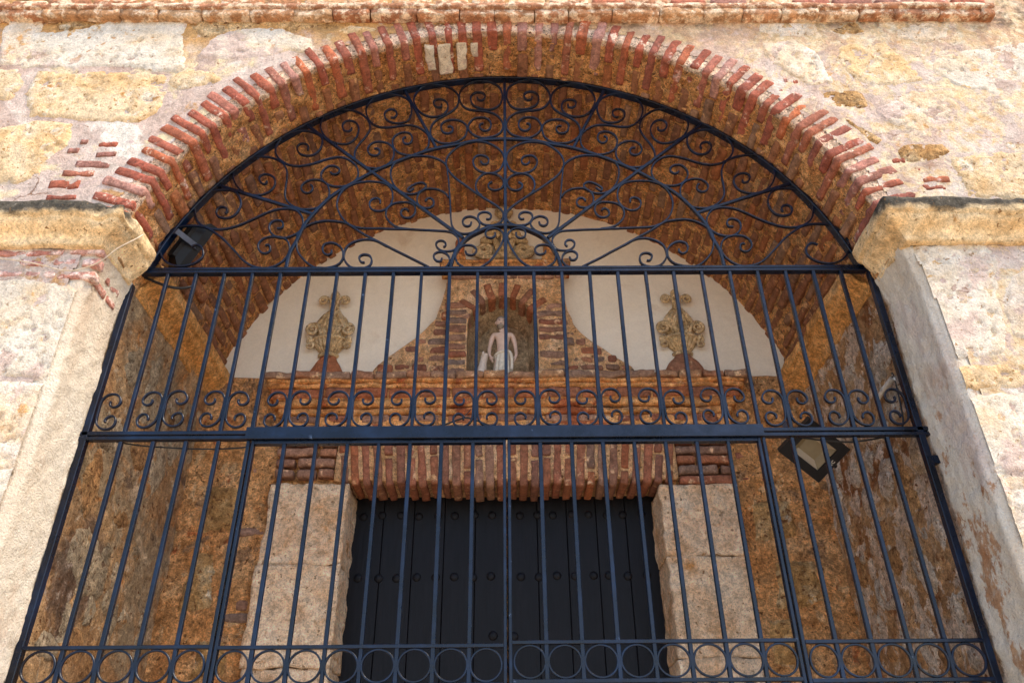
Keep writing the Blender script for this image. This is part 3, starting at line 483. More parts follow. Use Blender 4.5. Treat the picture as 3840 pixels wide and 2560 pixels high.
# remnant bricks showing through the limewash beside the arch and under the left impost
for (x, z, wd, hg) in PATCH:
    x, z, wd, hg = x/1000, z/1000, wd/1000, hg/1000
    d = (.05, .16, .06); pm_ = M_BRICK_FADED if z < 3.9 else M_BRICK_OUT; me = brick_mesh('patch'+pm_.name, pm_, d)
    o = obj("brick", me, None, facade)
    o.matrix_local = Matrix.Translation((x, YF+.022, z)) @ Matrix.Rotation(R(90), 4, 'Z') @ Matrix.Rotation(R(rnd.uniform(-4, 4)), 4, 'X') @ Matrix.Diagonal((1, wd/d[1]*1.1, max(hg, .03)/d[2]*1.15, 1))
# limewashed brick bands on the left reveal under the impost
for z in (3.700, 3.768, 3.826):
    y = -.285
    while y < -.05:
        L = min(rnd.uniform(.11, .17), -.035-y); rough_box("brick", (-RA-.05, -RA+.0075, y, y+L-.012, z-.019, z+.019), M_BRICK_FADED, side_l, .016, .006, .005, 15, rnd.randrange(999)); y += L
# string course over the arch
course = rough_box("string_course", (-4.5, 2.77, -.365, -.2, 5.505, 5.545), M_LEDGE, church, .03, .008, .006, 9, 5)
x = -4.4
while x < 2.7:
    L = min(rnd.uniform(.19, .27), 2.76-x)
    if L > .06: rough_box("brick", (x, x+L-.003, -.352+rnd.uniform(-.006, .004), -.25, 5.452+rnd.uniform(-.004, .004), 5.507), M_LEDGE, course, .022, .006, .006, 14, rnd.randrange(900))
    x += L
x = -4.4
while x < 2.6:
    L = rnd.uniform(.2, .27); rough_box("brick", (x, x+L-.018, -.335+rnd.uniform(-.004, .004), -.25, 5.556+rnd.uniform(-.004, .004), 5.62), M_LEDGE if (x < .4 or rnd.random() < .4) else M_BRICK_OUT, course, .03, .01, .004, 14, rnd.randrange(900)); x += L

# impost cornices
CP = [(0, 3.845), (.028, 3.848), (.032, 3.868), (.036, 3.885), (.05, 3.90), (.072, 3.913), (.092, 3.93), (.10, 3.945), (.102, 3.957), (.118, 3.962), (.122, 3.985), (.122, 4.02), (.114, 4.034), (.05, 4.042), (0, 4.046)]
def dens(L, st):
    out = [np.array(L[0], float)]
    for a, b in zip(L[:-1], L[1:]):
        a = np.array(a, float); b = np.array(b, float); k = max(1, int(np.linalg.norm(b-a)/st))
        for i in range(1, k+1): out.append(a+(b-a)*i/k)
    return np.array(out)
CPD = dens(CP, .011)
def cornice(name, keys, mat, seed, amp=.007, label=None, step=.015):
    rings = []
    for i in range(len(keys)-1):
        (b0, o0), (b1, o1) = keys[i], keys[i+1]; L = math.hypot(b1[0]-b0[0], b1[1]-b0[1])+.12*math.hypot(o1[0]-o0[0], o1[1]-o0[1])
        k = max(1, int(L/step))
        for j in range(k+(i == len(keys)-2)):
            t = j/k; rings.append((b0[0]+(b1[0]-b0[0])*t, b0[1]+(b1[1]-b0[1])*t, o0[0]+(o1[0]-o0[0])*t, o0[1]+(o1[1]-o0[1])*t))
    Rg = np.array(rings); p, z = CPD.T; n, m = len(Rg), len(p)
    V = np.stack([Rg[:, None, 0]+p*Rg[:, None, 2], Rg[:, None, 1]+p*Rg[:, None, 3], np.broadcast_to(z, (n, m))], -1)
    V = V+vec_noise(V, 4.5, 2, seed)*amp+vec_noise(V, 17., 4, seed+3)*amp*.9
    chip = np.clip(fbm(V, 5.5, 3, seed+40)-.22, 0, 1)*.11*sstep(.07, .12, p)[None, :]
    V[..., 2] -= chip*.4; V[..., 0] -= Rg[:, None, 2]*chip*.6; V[..., 1] -= Rg[:, None, 3]*chip*.6
    Q = grid_quads(n, m); Vf = V.reshape(-1, 3)
    capV, capQ = [], []
    for e, r in ((0, 0), (1, n-1)):
        c = V[r].mean(0); ci = len(Vf)+len(capV); capV.append(c)
        for j in range(m-1): capQ.append((r*m+j, r*m+j+1, ci, ci) if e else (r*m+j+1, r*m+j, ci, ci))
    mbq = [tuple(int(i) for i in t) for t in Q]+[(int(a), int(b), int(c)) for a, b, c, _ in capQ]
    me = bpy.data.meshes.new(name); me.from_pydata([tuple(map(float, v)) for v in Vf]+[tuple(map(float, v)) for v in capV], [], mbq)
    me.polygons.foreach_set("use_smooth", [True]*len(me.polygons)); me.update()
    o = obj(name, me, mat, church)
    if label: o["label"] = label
    return o
for s, nm in ((-1, "left"), (1, "right")):
    xw = s*(RA-.004)
    cornice("impost_cornice", [((s*4.2, YF), (0, -1)), ((s*1.9, YF), (0, -1)), ((xw, YF), (0, -1)), ((xw, YF), (-s, -1)), ((xw, YF), (-s, 0)), ((xw, -.045), (-s, 0)), ((xw, -.025), (-s*.8, 0))], M_CORN, 50+s, .013,
            "weathered ochre stone impost on the %s with black lichen along its top" % nm)
    cornice("impost_cornice", [((xw, .06), (-s*.9, 0)), ((xw, .08), (-s, 0)), ((xw, 1.2), (-s, 0))], M_CORN_IN, 60+s, .010, "stained ochre stone cornice along the %s inner wall of the porch" % nm)

# the mass of the building behind and around the porch
for b in ((-7, 7, 1.47, 9, 0, 9), (-7, 7, -.24, 1.46, 5.66, 9), (-7, -2.2, -.24, 1.46, 0, 5.65), (2.2, 7, -.24, 1.46, 0, 5.65)):
    mb = MB(); mb.box(*b); mb.build("wall_mass", M_BACK, church)
# rubble stones showing in the plaster of the inner side walls
def side_stone(s, yc, zc, wy, hz, mat, seed, proud=.006, g=.012):
    k = rnd.randrange(6, 9); a0 = rnd.random()*6
    poly = np.array([(yc+wy/2*math.cos(a0+2*math.pi*i/k)*rnd.uniform(.8, 1.15), zc+hz/2*math.sin(a0+2*math.pi*i/k)*rnd.uniform(.8, 1.15)) for i in range(k)])
    lo = poly.min(0)-.02; hi = poly.max(0)+.02
    Y, Z = np.meshgrid(np.arange(lo[0], hi[0], g), np.arange(lo[1], hi[1], g), indexing='ij'); P3 = np.stack([np.zeros_like(Y), Y, Z], -1)
    if Y.shape[0] < 3 or Y.shape[1] < 3: return
    sd_ = poly_sd(np.stack([Y, Z], -1), poly)+.016*fbm(P3, 9., 4, seed)+.006*fbm(P3, 40., 2, seed+4)
    h = -.026+(.026+proud)*sstep(-.03, .03, sd_)+.008*fbm(P3, 14., 4, seed+9, .65)
    V = np.stack([s*(RA-.003-h), Y, Z], -1); c = ((sd_[:-1, :-1]+sd_[1:, 1:])/2 > -.028) & (Y[:-1, :-1] > .02) & (Y[1:, 1:] < 1.2)
    if c.any(): obj("stone", mesh_np("stone", *compact(V, grid_quads(*Y.shape, mask=c))), mat, side_l if s < 0 else side_r)
for i in range(85):
    side_stone(1, rnd.uniform(.05, 1.1), rnd.uniform(2.05, 3.75), rnd.uniform(.05, .20), rnd.uniform(.06, .24), M_RUB_W if rnd.random() < .72 else M_RUB_B, 900+i*3)
for i in range(34):
    side_stone(-1, rnd.uniform(.05, 1.1), rnd.uniform(2.05, 3.75), rnd.uniform(.10, .28), rnd.uniform(.10, .36), M_RUB_T if rnd.random() < .6 else M_RUB_B, 1400+i*3)
# tympanum
xs = np.arange(-1.96, 1.96, .02); zs = np.arange(3.9, 5.5, .02); X, Z = np.meshgrid(xs, zs, indexing='ij')
P3 = np.stack([X, np.zeros_like(X), Z], -1); V = np.stack([X, 1.22-.006*fbm(P3, 2., 2, 5)-.002*fbm(P3, 14., 2, 6), Z], -1)
xm_, zm_ = (X[:-1, :-1]+X[1:, 1:])/2, (Z[:-1, :-1]+Z[1:, 1:])/2
msk = ~((np.abs(xm_+.02) < .26) & (zm_ < 4.62)) & (np.hypot((X[:-1, :-1]+X[1:, 1:])/2, (Z[:-1, :-1]+Z[1:, 1:])/2-CZ) < 1.96)
tymp = obj("tympanum", mesh_np("tympanum", *compact(V, grid_quads(*X.shape, mask=msk))), M_TYMP, church); tymp["label"] = "smooth cream plaster tympanum at the back of the porch"

# back wall with the doorway
back = rough_box("back_wall", (-1.87, -.93, 1.17, 1.5, 0, 4.0), M_BACK, church, .022, .02, .014, 8, 71)
rough_box("wall_section", (.90, 1.87, 1.17, 1.5, 0, 4.0), M_BACK, back, .022, .02, .014, 8, 72)
rough_box("wall_section", (-.99, .99, 1.128, 1.42, 3.30, 3.99), M_JOINT, back, .026, .012, .006, 9, 73)
def blocks(x0, x1, cuts, seed):
    for i, (a, b) in enumerate(zip(cuts[:-1], cuts[1:])):
        rough_box("stone_block", (x0+rnd.uniform(-.008, .008), x1, 1.115+rnd.uniform(-.006, .006), 1.43, a+.001, b-.001), M_SURR, back, .016 if b > 1.8 else .06, .005, .010, 15, seed+i)
blocks(-1.345, -.897, [0, .9, 1.62, 2.30, 2.82, 3.28], 80)
blocks(.868, 1.305, [0, .8, 1.55, 2.33, 2.85, 3.26], 90)
# stone and brick bits in the strips beside the surround
for (x, z, wx, hz, m) in [(-1.43, 3.02, .17, .05, M_BRICK_GREY), (-1.45, 2.62, .15, .06, M_BRICK_GREY), (-1.40, 2.56, .18, .05, M_BRICK_GREY), (-1.52, 3.38, .2, .05, M_BRICK_IN), (1.42, 3.32, .2, .05, M_BRICK_IN), (1.60, 3.40, .22, .05, M_BRICK_GREY), (1.45, 3.46, .2, .05, M_BRICK_IN), (1.62, 3.24, .2, .05, M_BRICK_IN), (-1.6, 3.6, .22, .05, M_BRICK_IN), (-1.5, 3.72, .2, .05, M_BRICK_GREY)]:
    rough_box("brick", (x-wx/2, x+wx/2, 1.168, 1.25, z-hz/2, z+hz/2), m, back, .02, .010, .006, 14, rnd.randrange(999))
for (x, z, wx, hz) in [(1.50, 3.06, .24, .22), (1.58, 2.72, .26, .24), (1.45, 2.42, .2, .24), (-1.62, 3.15, .2, .26), (-1.66, 2.75, .16, .3), (-1.52, 2.35, .2, .2)]:
    wall_stone([(x-wx/2, z-hz/2), (x+wx/2, z-hz/2+.02), (x+wx/2-.02, z+hz/2), (x-wx/2+.03, z+hz/2-.02)], M_STONE['o'], rnd.randrange(999), .012, .014, back, 1.165, False)

# flat brick arch over the door
flat = empty("flat_arch"); flat.parent = church; flat["label"] = "flat arch of upright bricks over the door"
x = -.955; nfa = 30; pit_ = (.96+.955)/nfa
for i in range(nfa):
    xc_ = x+pit_*(i+.5); til = xc_/1.0*R(9); L = .27; split = rnd.random() < .5
    segs = [(0, L)] if not split else ([(0, .17), (.185, L)] if rnd.random() < .6 else [(0, .08), (.095, L)])
    z0 = 3.283+rnd.uniform(-.010, .010)-.02*math.cos(xc_*1.6)
    for (a, b) in segs:
        d = (.047, .25, .17); me = brick_mesh('fa', M_BRICK_IN if rnd.random() < .75 else M_BRICK_RED, d)
        o = obj("brick", me, None, flat)
        zc_ = (a+b)/2; o.matrix_local = Matrix.Translation((xc_, 1.115+.125+rnd.uniform(-.004, .006), z0)) @ Matrix.Rotation(til+rnd.gauss(0, .012), 4, 'Y') @ Matrix.Translation((0, 0, zc_)) @ Matrix.Diagonal((rnd.uniform(.9, 1.12), 1, (b-a)/d[2], 1))
for s, x0, x1, rows in ((-1, -1.335, -.985, (3.345, 3.41, 3.475, 3.54)), (1, .985, 1.305, (3.29, 3.352, 3.415, 3.478, 3.54))):
    for r, z in enumerate(rows):
        xx = x0; first = True
        while xx < x1-.04:
            L = min(rnd.choice((.12, .24, .24, .34)), x1-xx)
            rough_box("brick", (xx+.006, xx+L-.006, 1.112+rnd.uniform(-.005, .006), 1.25, z-.024, z+.024), M_BRICK_IN if rnd.random() < .8 else M_BRICK_GREY, flat, .018, .009, .005, 16, rnd.randrange(999)); xx += L+.006
# entablature
ent = rough_box("entablature", (-1.33, 1.33, 1.10, 1.3, 3.565, 3.70), M_ENT, church, .02, .008, .009, 14, 111); ent["label"] = "moulded brick entablature over the door carrying the niche"
rough_box("moulding", (-1.36, 1.36, 1.085, 1.3, 3.705, 3.745), M_ENT, ent, .02, .012, .009, 14, 112)
rough_box("moulding", (-1.39, 1.39, 1.068, 1.3, 3.75, 3.795), M_ENT, ent, .02, .014, .009, 14, 113)
rough_box("moulding", (-1.44, 1.44, 1.055, 1.3, 3.868, 3.902), M_ENT, ent, .02, .012, .009, 14, 114)
rough_box("moulding", (-1.40, 1.40, 1.075, 1.3, 3.79, 3.87), M_ENT, ent, .03, .008, .004, 12, 115)
def course_row(z0, z1, x0, x1, yf, mat, Ls=(.16, .24), par=ent, gap=.010, amp=.005):
    xx = x0
    while xx < x1-.03:
        L = min(rnd.uniform(*Ls), x1-xx); rough_box("brick", (xx, xx+L-gap, yf+rnd.uniform(-.004, .004), yf+.12, z0+rnd.uniform(-.003, .003), z1+rnd.uniform(-.003, .003)), mat, par, .018, .006, amp, 14, rnd.randrange(999)); xx += L
course_row(3.803, 3.866, -1.42, 1.42, 1.062, M_BRICK_RED)
course_row(3.918, 3.962, -1.465, 1.478, 1.024, M_LEDGE_IN, (.12, .20), amp=.009, gap=.004)
rough_box("moulding", (-1.45, 1.45, 1.04, 1.3, 3.898, 3.922), M_ENT, ent, .02, .008, .007, 14, 118)
course_row(3.585, 3.635, -1.30, 1.30, 1.093, M_BRICK_IN, (.18, .27), gap=.03)
course_row(3.655, 3.70, -1.32, 1.32, 1.094, M_BRICK_IN, (.2, .3), gap=.06)

# niche block
niche = empty("niche_block"); niche.parent = church; niche["label"] = "brick niche block with a small arched recess"
NX, NH, NS, NR, YN = -.02, .225, 4.335, .225, 1.10
ct = [(NX-NH, 3.80+i*.018) for i in range(30)]+[(NX-NR*math.cos(a), NS+NR*math.sin(a)) for a in np.linspace(0, math.pi, 42)]+[(NX+NH, NS-i*.018-.018) for i in range(30)]
ct = np.array(ct)
def outer(p):
    x, z = p
    if z < NS: return (-.372 if x < NX else .372, z)
    a = math.atan2(z-NS, x-NX); c, s = math.cos(a), math.sin(a)
    t = min([v for v in (((.372-NX)/c) if c > 1e-6 else 9, ((-.372-NX)/c) if c < -1e-6 else 9, ((4.75-NS)/s) if s > 1e-6 else 9)])
    return (NX+t*c, NS+t*s)
ou = np.array([outer(p) for p in ct]); tt = np.linspace(0, 1, 12)
G2 = ct[:, None]*(1-tt)[None, :, None]+ou[:, None]*tt[None, :, None]
P3 = np.stack([G2[..., 0], np.zeros(G2.shape[:2]), G2[..., 1]], -1)
V = P3.copy(); V[..., 1] = YN-.007*fbm(P3, 9., 4, 33)
obj("front_face", mesh_np("front_face", V, grid_quads(*G2.shape[:2])), M_JOINT, niche)
ys = np.arange(YN, 1.36, .018)
V = np.stack([np.broadcast_to(ct[:, None, 0], (len(ct), len(ys))), np.broadcast_to(ys, (len(ct), len(ys))), np.broadcast_to(ct[:, None, 1], (len(ct), len(ys)))], -1)
kx = 1-.28*sstep(1.2, 1.36, ys)  # the recess narrows towards its back
V = V.copy(); V[..., 0] = NX+(V[..., 0]-NX)*kx; V[..., 2] = np.where(V[..., 2] > NS-.1, NS-.1+(V[..., 2]-NS+.1)*kx, V[..., 2])
V += vec_noise(V, 11., 3, 44)*.007
obj("recess", mesh_np("recess", V, grid_quads(*V.shape[:2])), M_NICHE, niche)
rough_box("recess_back", (-.26, .22, 1.33, 1.38, 3.80, 4.57), M_NICHE, niche, .02, .01, .008, 9, 45)
rough_box("recess_floor", (-.28, .26, 1.10, 1.36, 3.78, 3.852), M_NICHE, niche, .03, .006, .003, 9, 46)
for s in (-1, 1):
    rough_box("block_side", (.30*s-.07 if s > 0 else -.37, .37 if s > 0 else -.23-.0, 1.112, 1.4, 3.97, 4.0), M_BACK, niche, .03, .005, .003, 9, 47)
    mb = MB(); mb.box(s*.3695-.002, s*.3695+.002, YN+.004, 1.23, 3.96, 4.75); mb.build("side_face", M_BACK, niche)
for s, x0, x1 in ((-1, -.372, NX-NH-.004), (1, NX+NH+.004, .372)):
    z = 3.975
    while z < 4.50:
        hgt = rnd.uniform(.04, .052); rough_box("brick", (x0+rnd.uniform(-.006, .006), x1+rnd.uniform(-.008, .004), 1.094+rnd.uniform(-.005, .004), 1.2, z, z+hgt), M_BRICK_GREY if rnd.random() < .55 else M_BRICK_IN, niche, .018, .010, .007, 14, rnd.randrange(999)); z += hgt+rnd.uniform(.012, .02)
for i in range(9):
    a = R(18+18*i); d = (.05, .24, .13); me = brick_mesh('na', M_BRICK_RED if i % 2 else M_BRICK_IN, d); rr = NR+.052
    o = obj("brick", me, None, niche); o.matrix_local = Matrix.Translation((NX+rr*math.cos(a), YN+.112, NS+rr*math.sin(a))) @ Matrix.Rotation(math.pi/2-a, 4, 'Y') @ Matrix.Diagonal((rnd.uniform(.85, 1.1), 1, rnd.uniform(.85, 1.1), 1))
course_row(4.70, 4.742, -.375, .375, 1.085, M_BRICK_IN, (.2, .27), niche)
course_row(4.745, 4.79, -.425, .428, 1.03, M_ENT, (.2, .3), niche, .004)
rough_box("cap", (-.435, .435, 1.025, 1.23, 4.79, 4.815), M_ENT, niche, .02, .008, .004, 12, 48)
# curved rubble shoulders beside the niche
for s, prof in ((-1, [(-.86, 4.047), (-.771, 4.134), (-.61, 4.262), (-.479, 4.404), (-.416, 4.573), (-.387, 4.747)]), (1, [(.83, 4.05), (.635, 4.194), (.488, 4.316), (.425, 4.441), (.39, 4.633), (.380, 4.75)])):
    pr = smoothline(prof, 6); zt = np.concatenate([[3.95], pr[:, 1]]); xe = np.concatenate([[prof[0][0]*1.03], pr[:, 0]])
    sh = empty("curved_shoulder"); sh.parent = church; sh["label"] = "curved shoulder of grey rubble brick on the %s of the niche" % ("left" if s < 0 else "right")
    zg = np.linspace(3.95, 4.74, 46); us = np.linspace(0, 1, 30); xo = np.interp(zg, zt, xe)+.010*fbm(np.stack([zg*0, zg*0, zg], -1), 14., 3, 77)
    Xg = (s*.36)*(1-us)[None]+xo[:, None]*us[None]; Zg = np.broadcast_to(zg[:, None], Xg.shape); P3 = np.stack([Xg, 0*Xg, Zg], -1)
    V = P3.copy(); V[..., 1] = 1.155-.008*fbm(P3, 9., 4, 55)+.075*sstep(.93, 1., us)[None]
    obj("rubble_core", mesh_np("rubble_core", V, grid_quads(*Xg.shape)), M_JOINT, sh)
    z = 3.965
    while z < 4.66:
        hgt = rnd.uniform(.045, .06); xlim = abs(np.interp(z+hgt*.8, zt, xe))-.016; xx = .378
        while xx < xlim-.02:
            L = min(rnd.uniform(.07, .17), xlim-xx)
            if L > .025:
                a, b = (s*xx, s*(xx+L-.012)); rough_box("brick", (min(a, b), max(a, b), 1.149+rnd.uniform(-.005, .004), 1.215, z+rnd.uniform(-.004, .004), z+hgt), M_BRICK_GREY if rnd.random() < .7 else M_BRICK_IN, sh, .017, .013, .008, 13, rnd.randrange(999))
            xx += L
        z += hgt+rnd.uniform(.010, .018)

# door: two leaves of dark planks with round studs
for s, nm in ((-1, "left"), (1, "right")):
    leaf = empty("door_leaf", (0, 0, 0)); leaf.parent = church; leaf["label"] = "%s leaf of the black studded plank door" % nm
    x0, x1 = (-.91, -.004) if s < 0 else (.004, .88)
    npl = 5; wd = (x1-x0)/npl
    for i in range(npl):
        mb = MB(); g = .0009; a, b = x0+i*wd+g, x0+(i+1)*wd-g; yf = 1.402+rnd.uniform(-.0015, .0015)
        mb.add([(a+.003,yf,0),(b-.003,yf,0),(b-.003,yf,3.45),(a+.003,yf,3.45),(a,yf+.004,0),(b,yf+.004,0),(b,yf+.004,3.45),(a,yf+.004,3.45),(a,1.45,0),(b,1.45,0),(b,1.45,3.45),(a,1.45,3.45)],
               [(0,1,2,3),(0,3,7,4),(1,5,6,2),(4,7,11,8),(5,9,10,6),(8,11,10,9)])
        mb.build("plank", M_DOOR, leaf)
    rows = [(3.187, 8, 0), (2.825, 8, 0), (2.503, 1, 1)]
    sm = None
    for (z, n, cen) in rows:
        xsn = [(-.081 if s < 0 else .03)] if cen else [(x0+.068+(x1-x0-.15)*k/(n-1)) for k in range(n)]
        for xx in xsn:
            if sm is None:
                prof = [(.026*math.sin(t), -.014*math.cos(t)) for t in np.linspace(0, math.pi/2, 6)]; k = 14
                V = [(0, -.014, 0)]+[(r*math.cos(2*math.pi*j/k), y, r*math.sin(2*math.pi*j/k)) for (r, y) in prof[1:] for j in range(k)]
                F = [(0, 1+j, 1+(j+1) % k) for j in range(k)]+[(1+i*k+j, 1+(i+1)*k+j, 1+(i+1)*k+(j+1) % k, 1+i*k+(j+1) % k) for i in range(4) for j in range(k)]
                mb = MB(); mb.add(V, F); sm = mb.mesh("stud", True); sm.materials.append(M_DOOR)
            o = obj("stud", sm, None, leaf); o.location = (xx+rnd.uniform(-.008, .008), 1.404, z+rnd.uniform(-.005, .005))
# ------------------------------------------------------------------ iron grille and gate
def bar(name, par, x0, x1, z0, z1, y0=0., y1=.017, mat=None):
    ch = min(.002, (x1-x0)*.2, (z1-z0)*.2); V, Q = rough_box_np(x0, x1, y0, y1, z0, z1, 9, ch, 0)
    # chamfered box: use plain box with tiny bevel ring
    mb = MB(); a = ch
    if z1-z0 > x1-x0:
        ring = [(x0+a,y0),(x1-a,y0),(x1,y0+a),(x1,y1-a),(x1-a,y1),(x0+a,y1),(x0,y1-a),(x0,y0+a)]
        mb.add([(p[0],p[1],z0) for p in ring]+[(p[0],p[1],z1) for p in ring], [(i,(i+1)%8,8+(i+1)%8,8+i) for i in range(8)]+[tuple(range(8))[::-1], tuple(range(8,16))])
    else:
        ring = [(y0,z0+a),(y0,z1-a),(y0+a,z1),(y1-a,z1),(y1,z1-a),(y1,z0+a),(y1-a,z0),(y0+a,z0)]
        mb.add([(x0,)+p for p in ring]+[(x1,)+p for p in ring], [(i,(i+1)%8,8+(i+1)%8,8+i) for i in range(8)]+[tuple(range(8))[::-1], tuple(range(8,16))])
    return mb.build(name, mat or M_IRON, par)
def stripobj(name, par, P, wdt, y0, y1, closed=False):
    mb = MB(); mb.add(*strip(P, wdt, y0, y1, closed)); return mb.build(name, M_IRON, par)
GCZ, GR = 3.551, 1.811
grille = tag(empty("iron_grille", (0, 0, 0)), "dark blue painted iron grille with scrolled fanlight filling the church arch", "grille")
aa = np.linspace(R(13.2), R(166.8), 120)
stripobj("arch_bar", grille, np.stack([GR*np.cos(aa), GCZ+GR*np.sin(aa)], -1), .013, -.004, .040)
bar("rail", grille, -1.86, 1.86, 3.937, 3.953, 0, .036); bar("rail", grille, -1.83, 1.83, 3.957, 3.972, .002, .03)
bar("rail", grille, -1.875, 1.875, 3.042, 3.059, 0, .030); bar("rail", grille, -1.875, 1.875, 3.065, 3.083, .001, .026)
bar("cover_plate", grille, -1.126, 1.116, 3.036, 3.093, -.014, -.002)
bar("post", grille, -1.842, -1.815, 0, 3.9365, .001, .034); bar("post", grille, 1.795, 1.823, 0, 3.9365, .001, .034)
bar("bar", grille, -.0085, .0085, 3.9725, 5.352, .004, .021)
sc = {k: np.array(v, float)/1000 for k, v in SCROLLS.items()}
for mir in (1, -1):
    for k, P in sc.items():
        if k in ('mid_arc', 'small_arc', 'cscroll', 'r1', 'r2', 'r3'): continue
        Q_ = smoothline(P, 4)*np.array([mir, 1]); kk = int(k[1:])
        P3_ = np.stack([Q_[:, 0], 0*Q_[:, 0]+kk, Q_[:, 1]], -1); Q_ = Q_+np.stack([fbm(P3_, 7., 2, 5+mir), fbm(P3_, 7., 2, 9+mir)], -1)*.0045
        stripobj("scroll", grille, Q_, .0088, .004+.0004*(kk % 5), .0205-.0003*(kk % 7))
    for k in ('r1', 'r2', 'r3'):
        P = sc[k]; P = P[0]+(P[1]-P[0])*np.linspace(0, 1, 4)[:, None]; stripobj("radial_bar", grille, P*np.array([mir, 1]), .0165, .0035, .0215)
for k, wd, y0, y1 in (('mid_arc', .0165, .0028, .022), ('small_arc', .0165, .0028, .034)):
    P = smoothline(sc[k], 6); P = P[P[:, 0] < -.002]; full = np.concatenate([P[::-1], [[0, sc[k][0, 1]]], P*np.array([-1, 1])])
    stripobj("arc_bar", grille, full, wd, y0, y1)
cs = smoothline(sc['cscroll'], 4)
for i in range(27):
    x = -1.80+.13846*i
    if 0 < i < 26:
        bar("bar", grille, x-.008+rnd.uniform(-.0015, .0015), x+.008+rnd.uniform(-.001, .001), 3.0835, 3.9365, .003, .024)
    if i % 2 == 0 and True:
        for s in (-1, 1):
            if (i == 0 and s < 0) or (i == 26 and s > 0): continue
            if i == 0 and s > 0: dx = -1.812-x
            elif i == 26: dx = 1.793-x
            else: dx = 0
            j = np.array([s*rnd.uniform(.94, 1.05), 1]); P = cs*j+np.array([x+dx, rnd.uniform(-.008, .008)])
            stripobj("c_scroll", grille, P, .0085, .0045, .0185)
for (x, s) in ((-1.842, -1), (1.823, 1)):
    for z in (2.93, 1.2):
        bar("hinge_lug", grille, min(x, x+s*.03), max(x, x+s*.03), z-.018, z+.018, .004, .032)
RZ = (2.186, 2.200); LZ = (2.049, 2.064)
a_ = np.linspace(0, 2*np.pi, 40, endpoint=False)
def rings(par, xs_, top, bot, rad=None):
    for a, b in zip(xs_[:-1], xs_[1:]):
        r = min((top-bot)/2, (b-a)/2-.004) if rad is None else rad
        r2 = (top-bot)/2-.004
        P = np.stack([(a+b)/2+min(r, (b-a-.010)/2)*np.cos(a_), (top+bot)/2+r2*np.sin(a_)], -1)
        stripobj("ring", par, P, .0075, .003, .015, True)
def panel(par, xb, x_lo, x_hi, dz=0., zt=3.035):
    """inner bars at xb between the frame edges x_lo, x_hi"""
    for x in xb: bar("bar", par, x-.0078+rnd.uniform(-.0015, .0015), x+.0078, .13, zt+dz, .0035, .0235)
    bar("rail", par, x_lo, x_hi, RZ[0]+dz, RZ[1]+dz, 0, .021); bar("rail", par, x_lo, x_hi, LZ[0]+dz, LZ[1]+dz, 0, .021); bar("rail", par, x_lo, x_hi, 1.90+dz, 1.914+dz, 0, .021)
    bar("rail", par, x_lo, x_hi, .12+dz, .15+dz, 0, .021)
    ed = [x_lo+.002]+list(xb)+[x_hi-.002]
    rings(par, ed, RZ[0]+dz, LZ[1]+dz); rings(par, ed, LZ[0]+dz, 1.914+dz)
panel(grille, [-1.665, -1.525, -1.385, -1.245], -1.815, -1.120, .0)
panel(grille, [1.24, 1.375, 1.515, 1.655], 1.122, 1.795, .0)
bar("stile", grille, -1.1205, -1.1065, 0, 3.035, 0, .03); bar("stile", grille, 1.1075, 1.1215, 0, 3.035, 0, .03)
for s, nm in ((-1, "left"), (1, "right")):
    dz = -.004 if s < 0 else .006
    leaf = tag(empty("gate_leaf", (0, 0, 0)), "dark blue iron gate leaf on the %s, vertical bars above a row of rings" % nm, "gate", "leaves of the iron gate")
    xo, xi = s*1.094, s*.010
    st = [xo+(xi-xo)*k/8 for k in range(1, 8)]
    lo, hi = min(xo, xi), max(xo, xi)
    bar("stile", leaf, lo-.0065, lo+.0065, .05, 3.0412, .0005, .03); bar("stile", leaf, hi-.0065, hi+.0065, .05, 3.0412, .0005, .03)
    bar("top_rail", leaf, lo+.0066, hi-.0066, 3.0195, 3.0412, .003, .032)
    panel(leaf, sorted(st), lo+.006, hi-.006, dz, 3.019-dz)

# ------------------------------------------------------------------ stucco ornaments
def half_lathe(prof, na=28, flute=0, famp=0., depth=.6):
    pr = smoothline(prof, 4); A = np.linspace(0, np.pi, na); r = pr[:, 0][:, None]*(1+famp*np.cos(flute*A)[None])
    V = np.stack([r*np.cos(A)[None], -r*np.sin(A)[None]*depth, np.broadcast_to(pr[:, 1][:, None], r.shape)], -1)
    return V, grid_quads(*r.shape)
def lathe_part(name, par, prof, mat=M_ORN, flute=0, famp=0., depth=.6, na=40, namp=.003, seed=1):
    V, Q = half_lathe(prof, na, flute, famp, depth); V = V+vec_noise(V, 30., 3, seed)*namp
    return obj(name, mesh_np(name, V, Q), mat, par)
def volute(name, par, cx, cz, r0, turns, s, rad=.012, y=-.02, tail=None, a0=90):
    t = np.linspace(0, 1, 40); a = R(a0)+s*t*turns*2*np.pi; r = r0*(1-t)**.8+.004
    P = np.stack([cx+r*np.cos(a), y-.012*t, cz+r*np.sin(a)], -1); rr = rad*(1-.45*t)
    if tail is not None:
        T_ = np.array([(q[0], q[1], q[2]) for q in tail]); T_ = smoothline(np.concatenate([T_, P[:1]]), 6)[:-1]
        P = np.concatenate([T_, P]); rr = np.concatenate([np.linspace(rad*.7, rad, len(T_)), rr])
    mb = MB(); mb.add(*tube(P, rr, 10)); return mb.build(name, M_ORN, par, True)
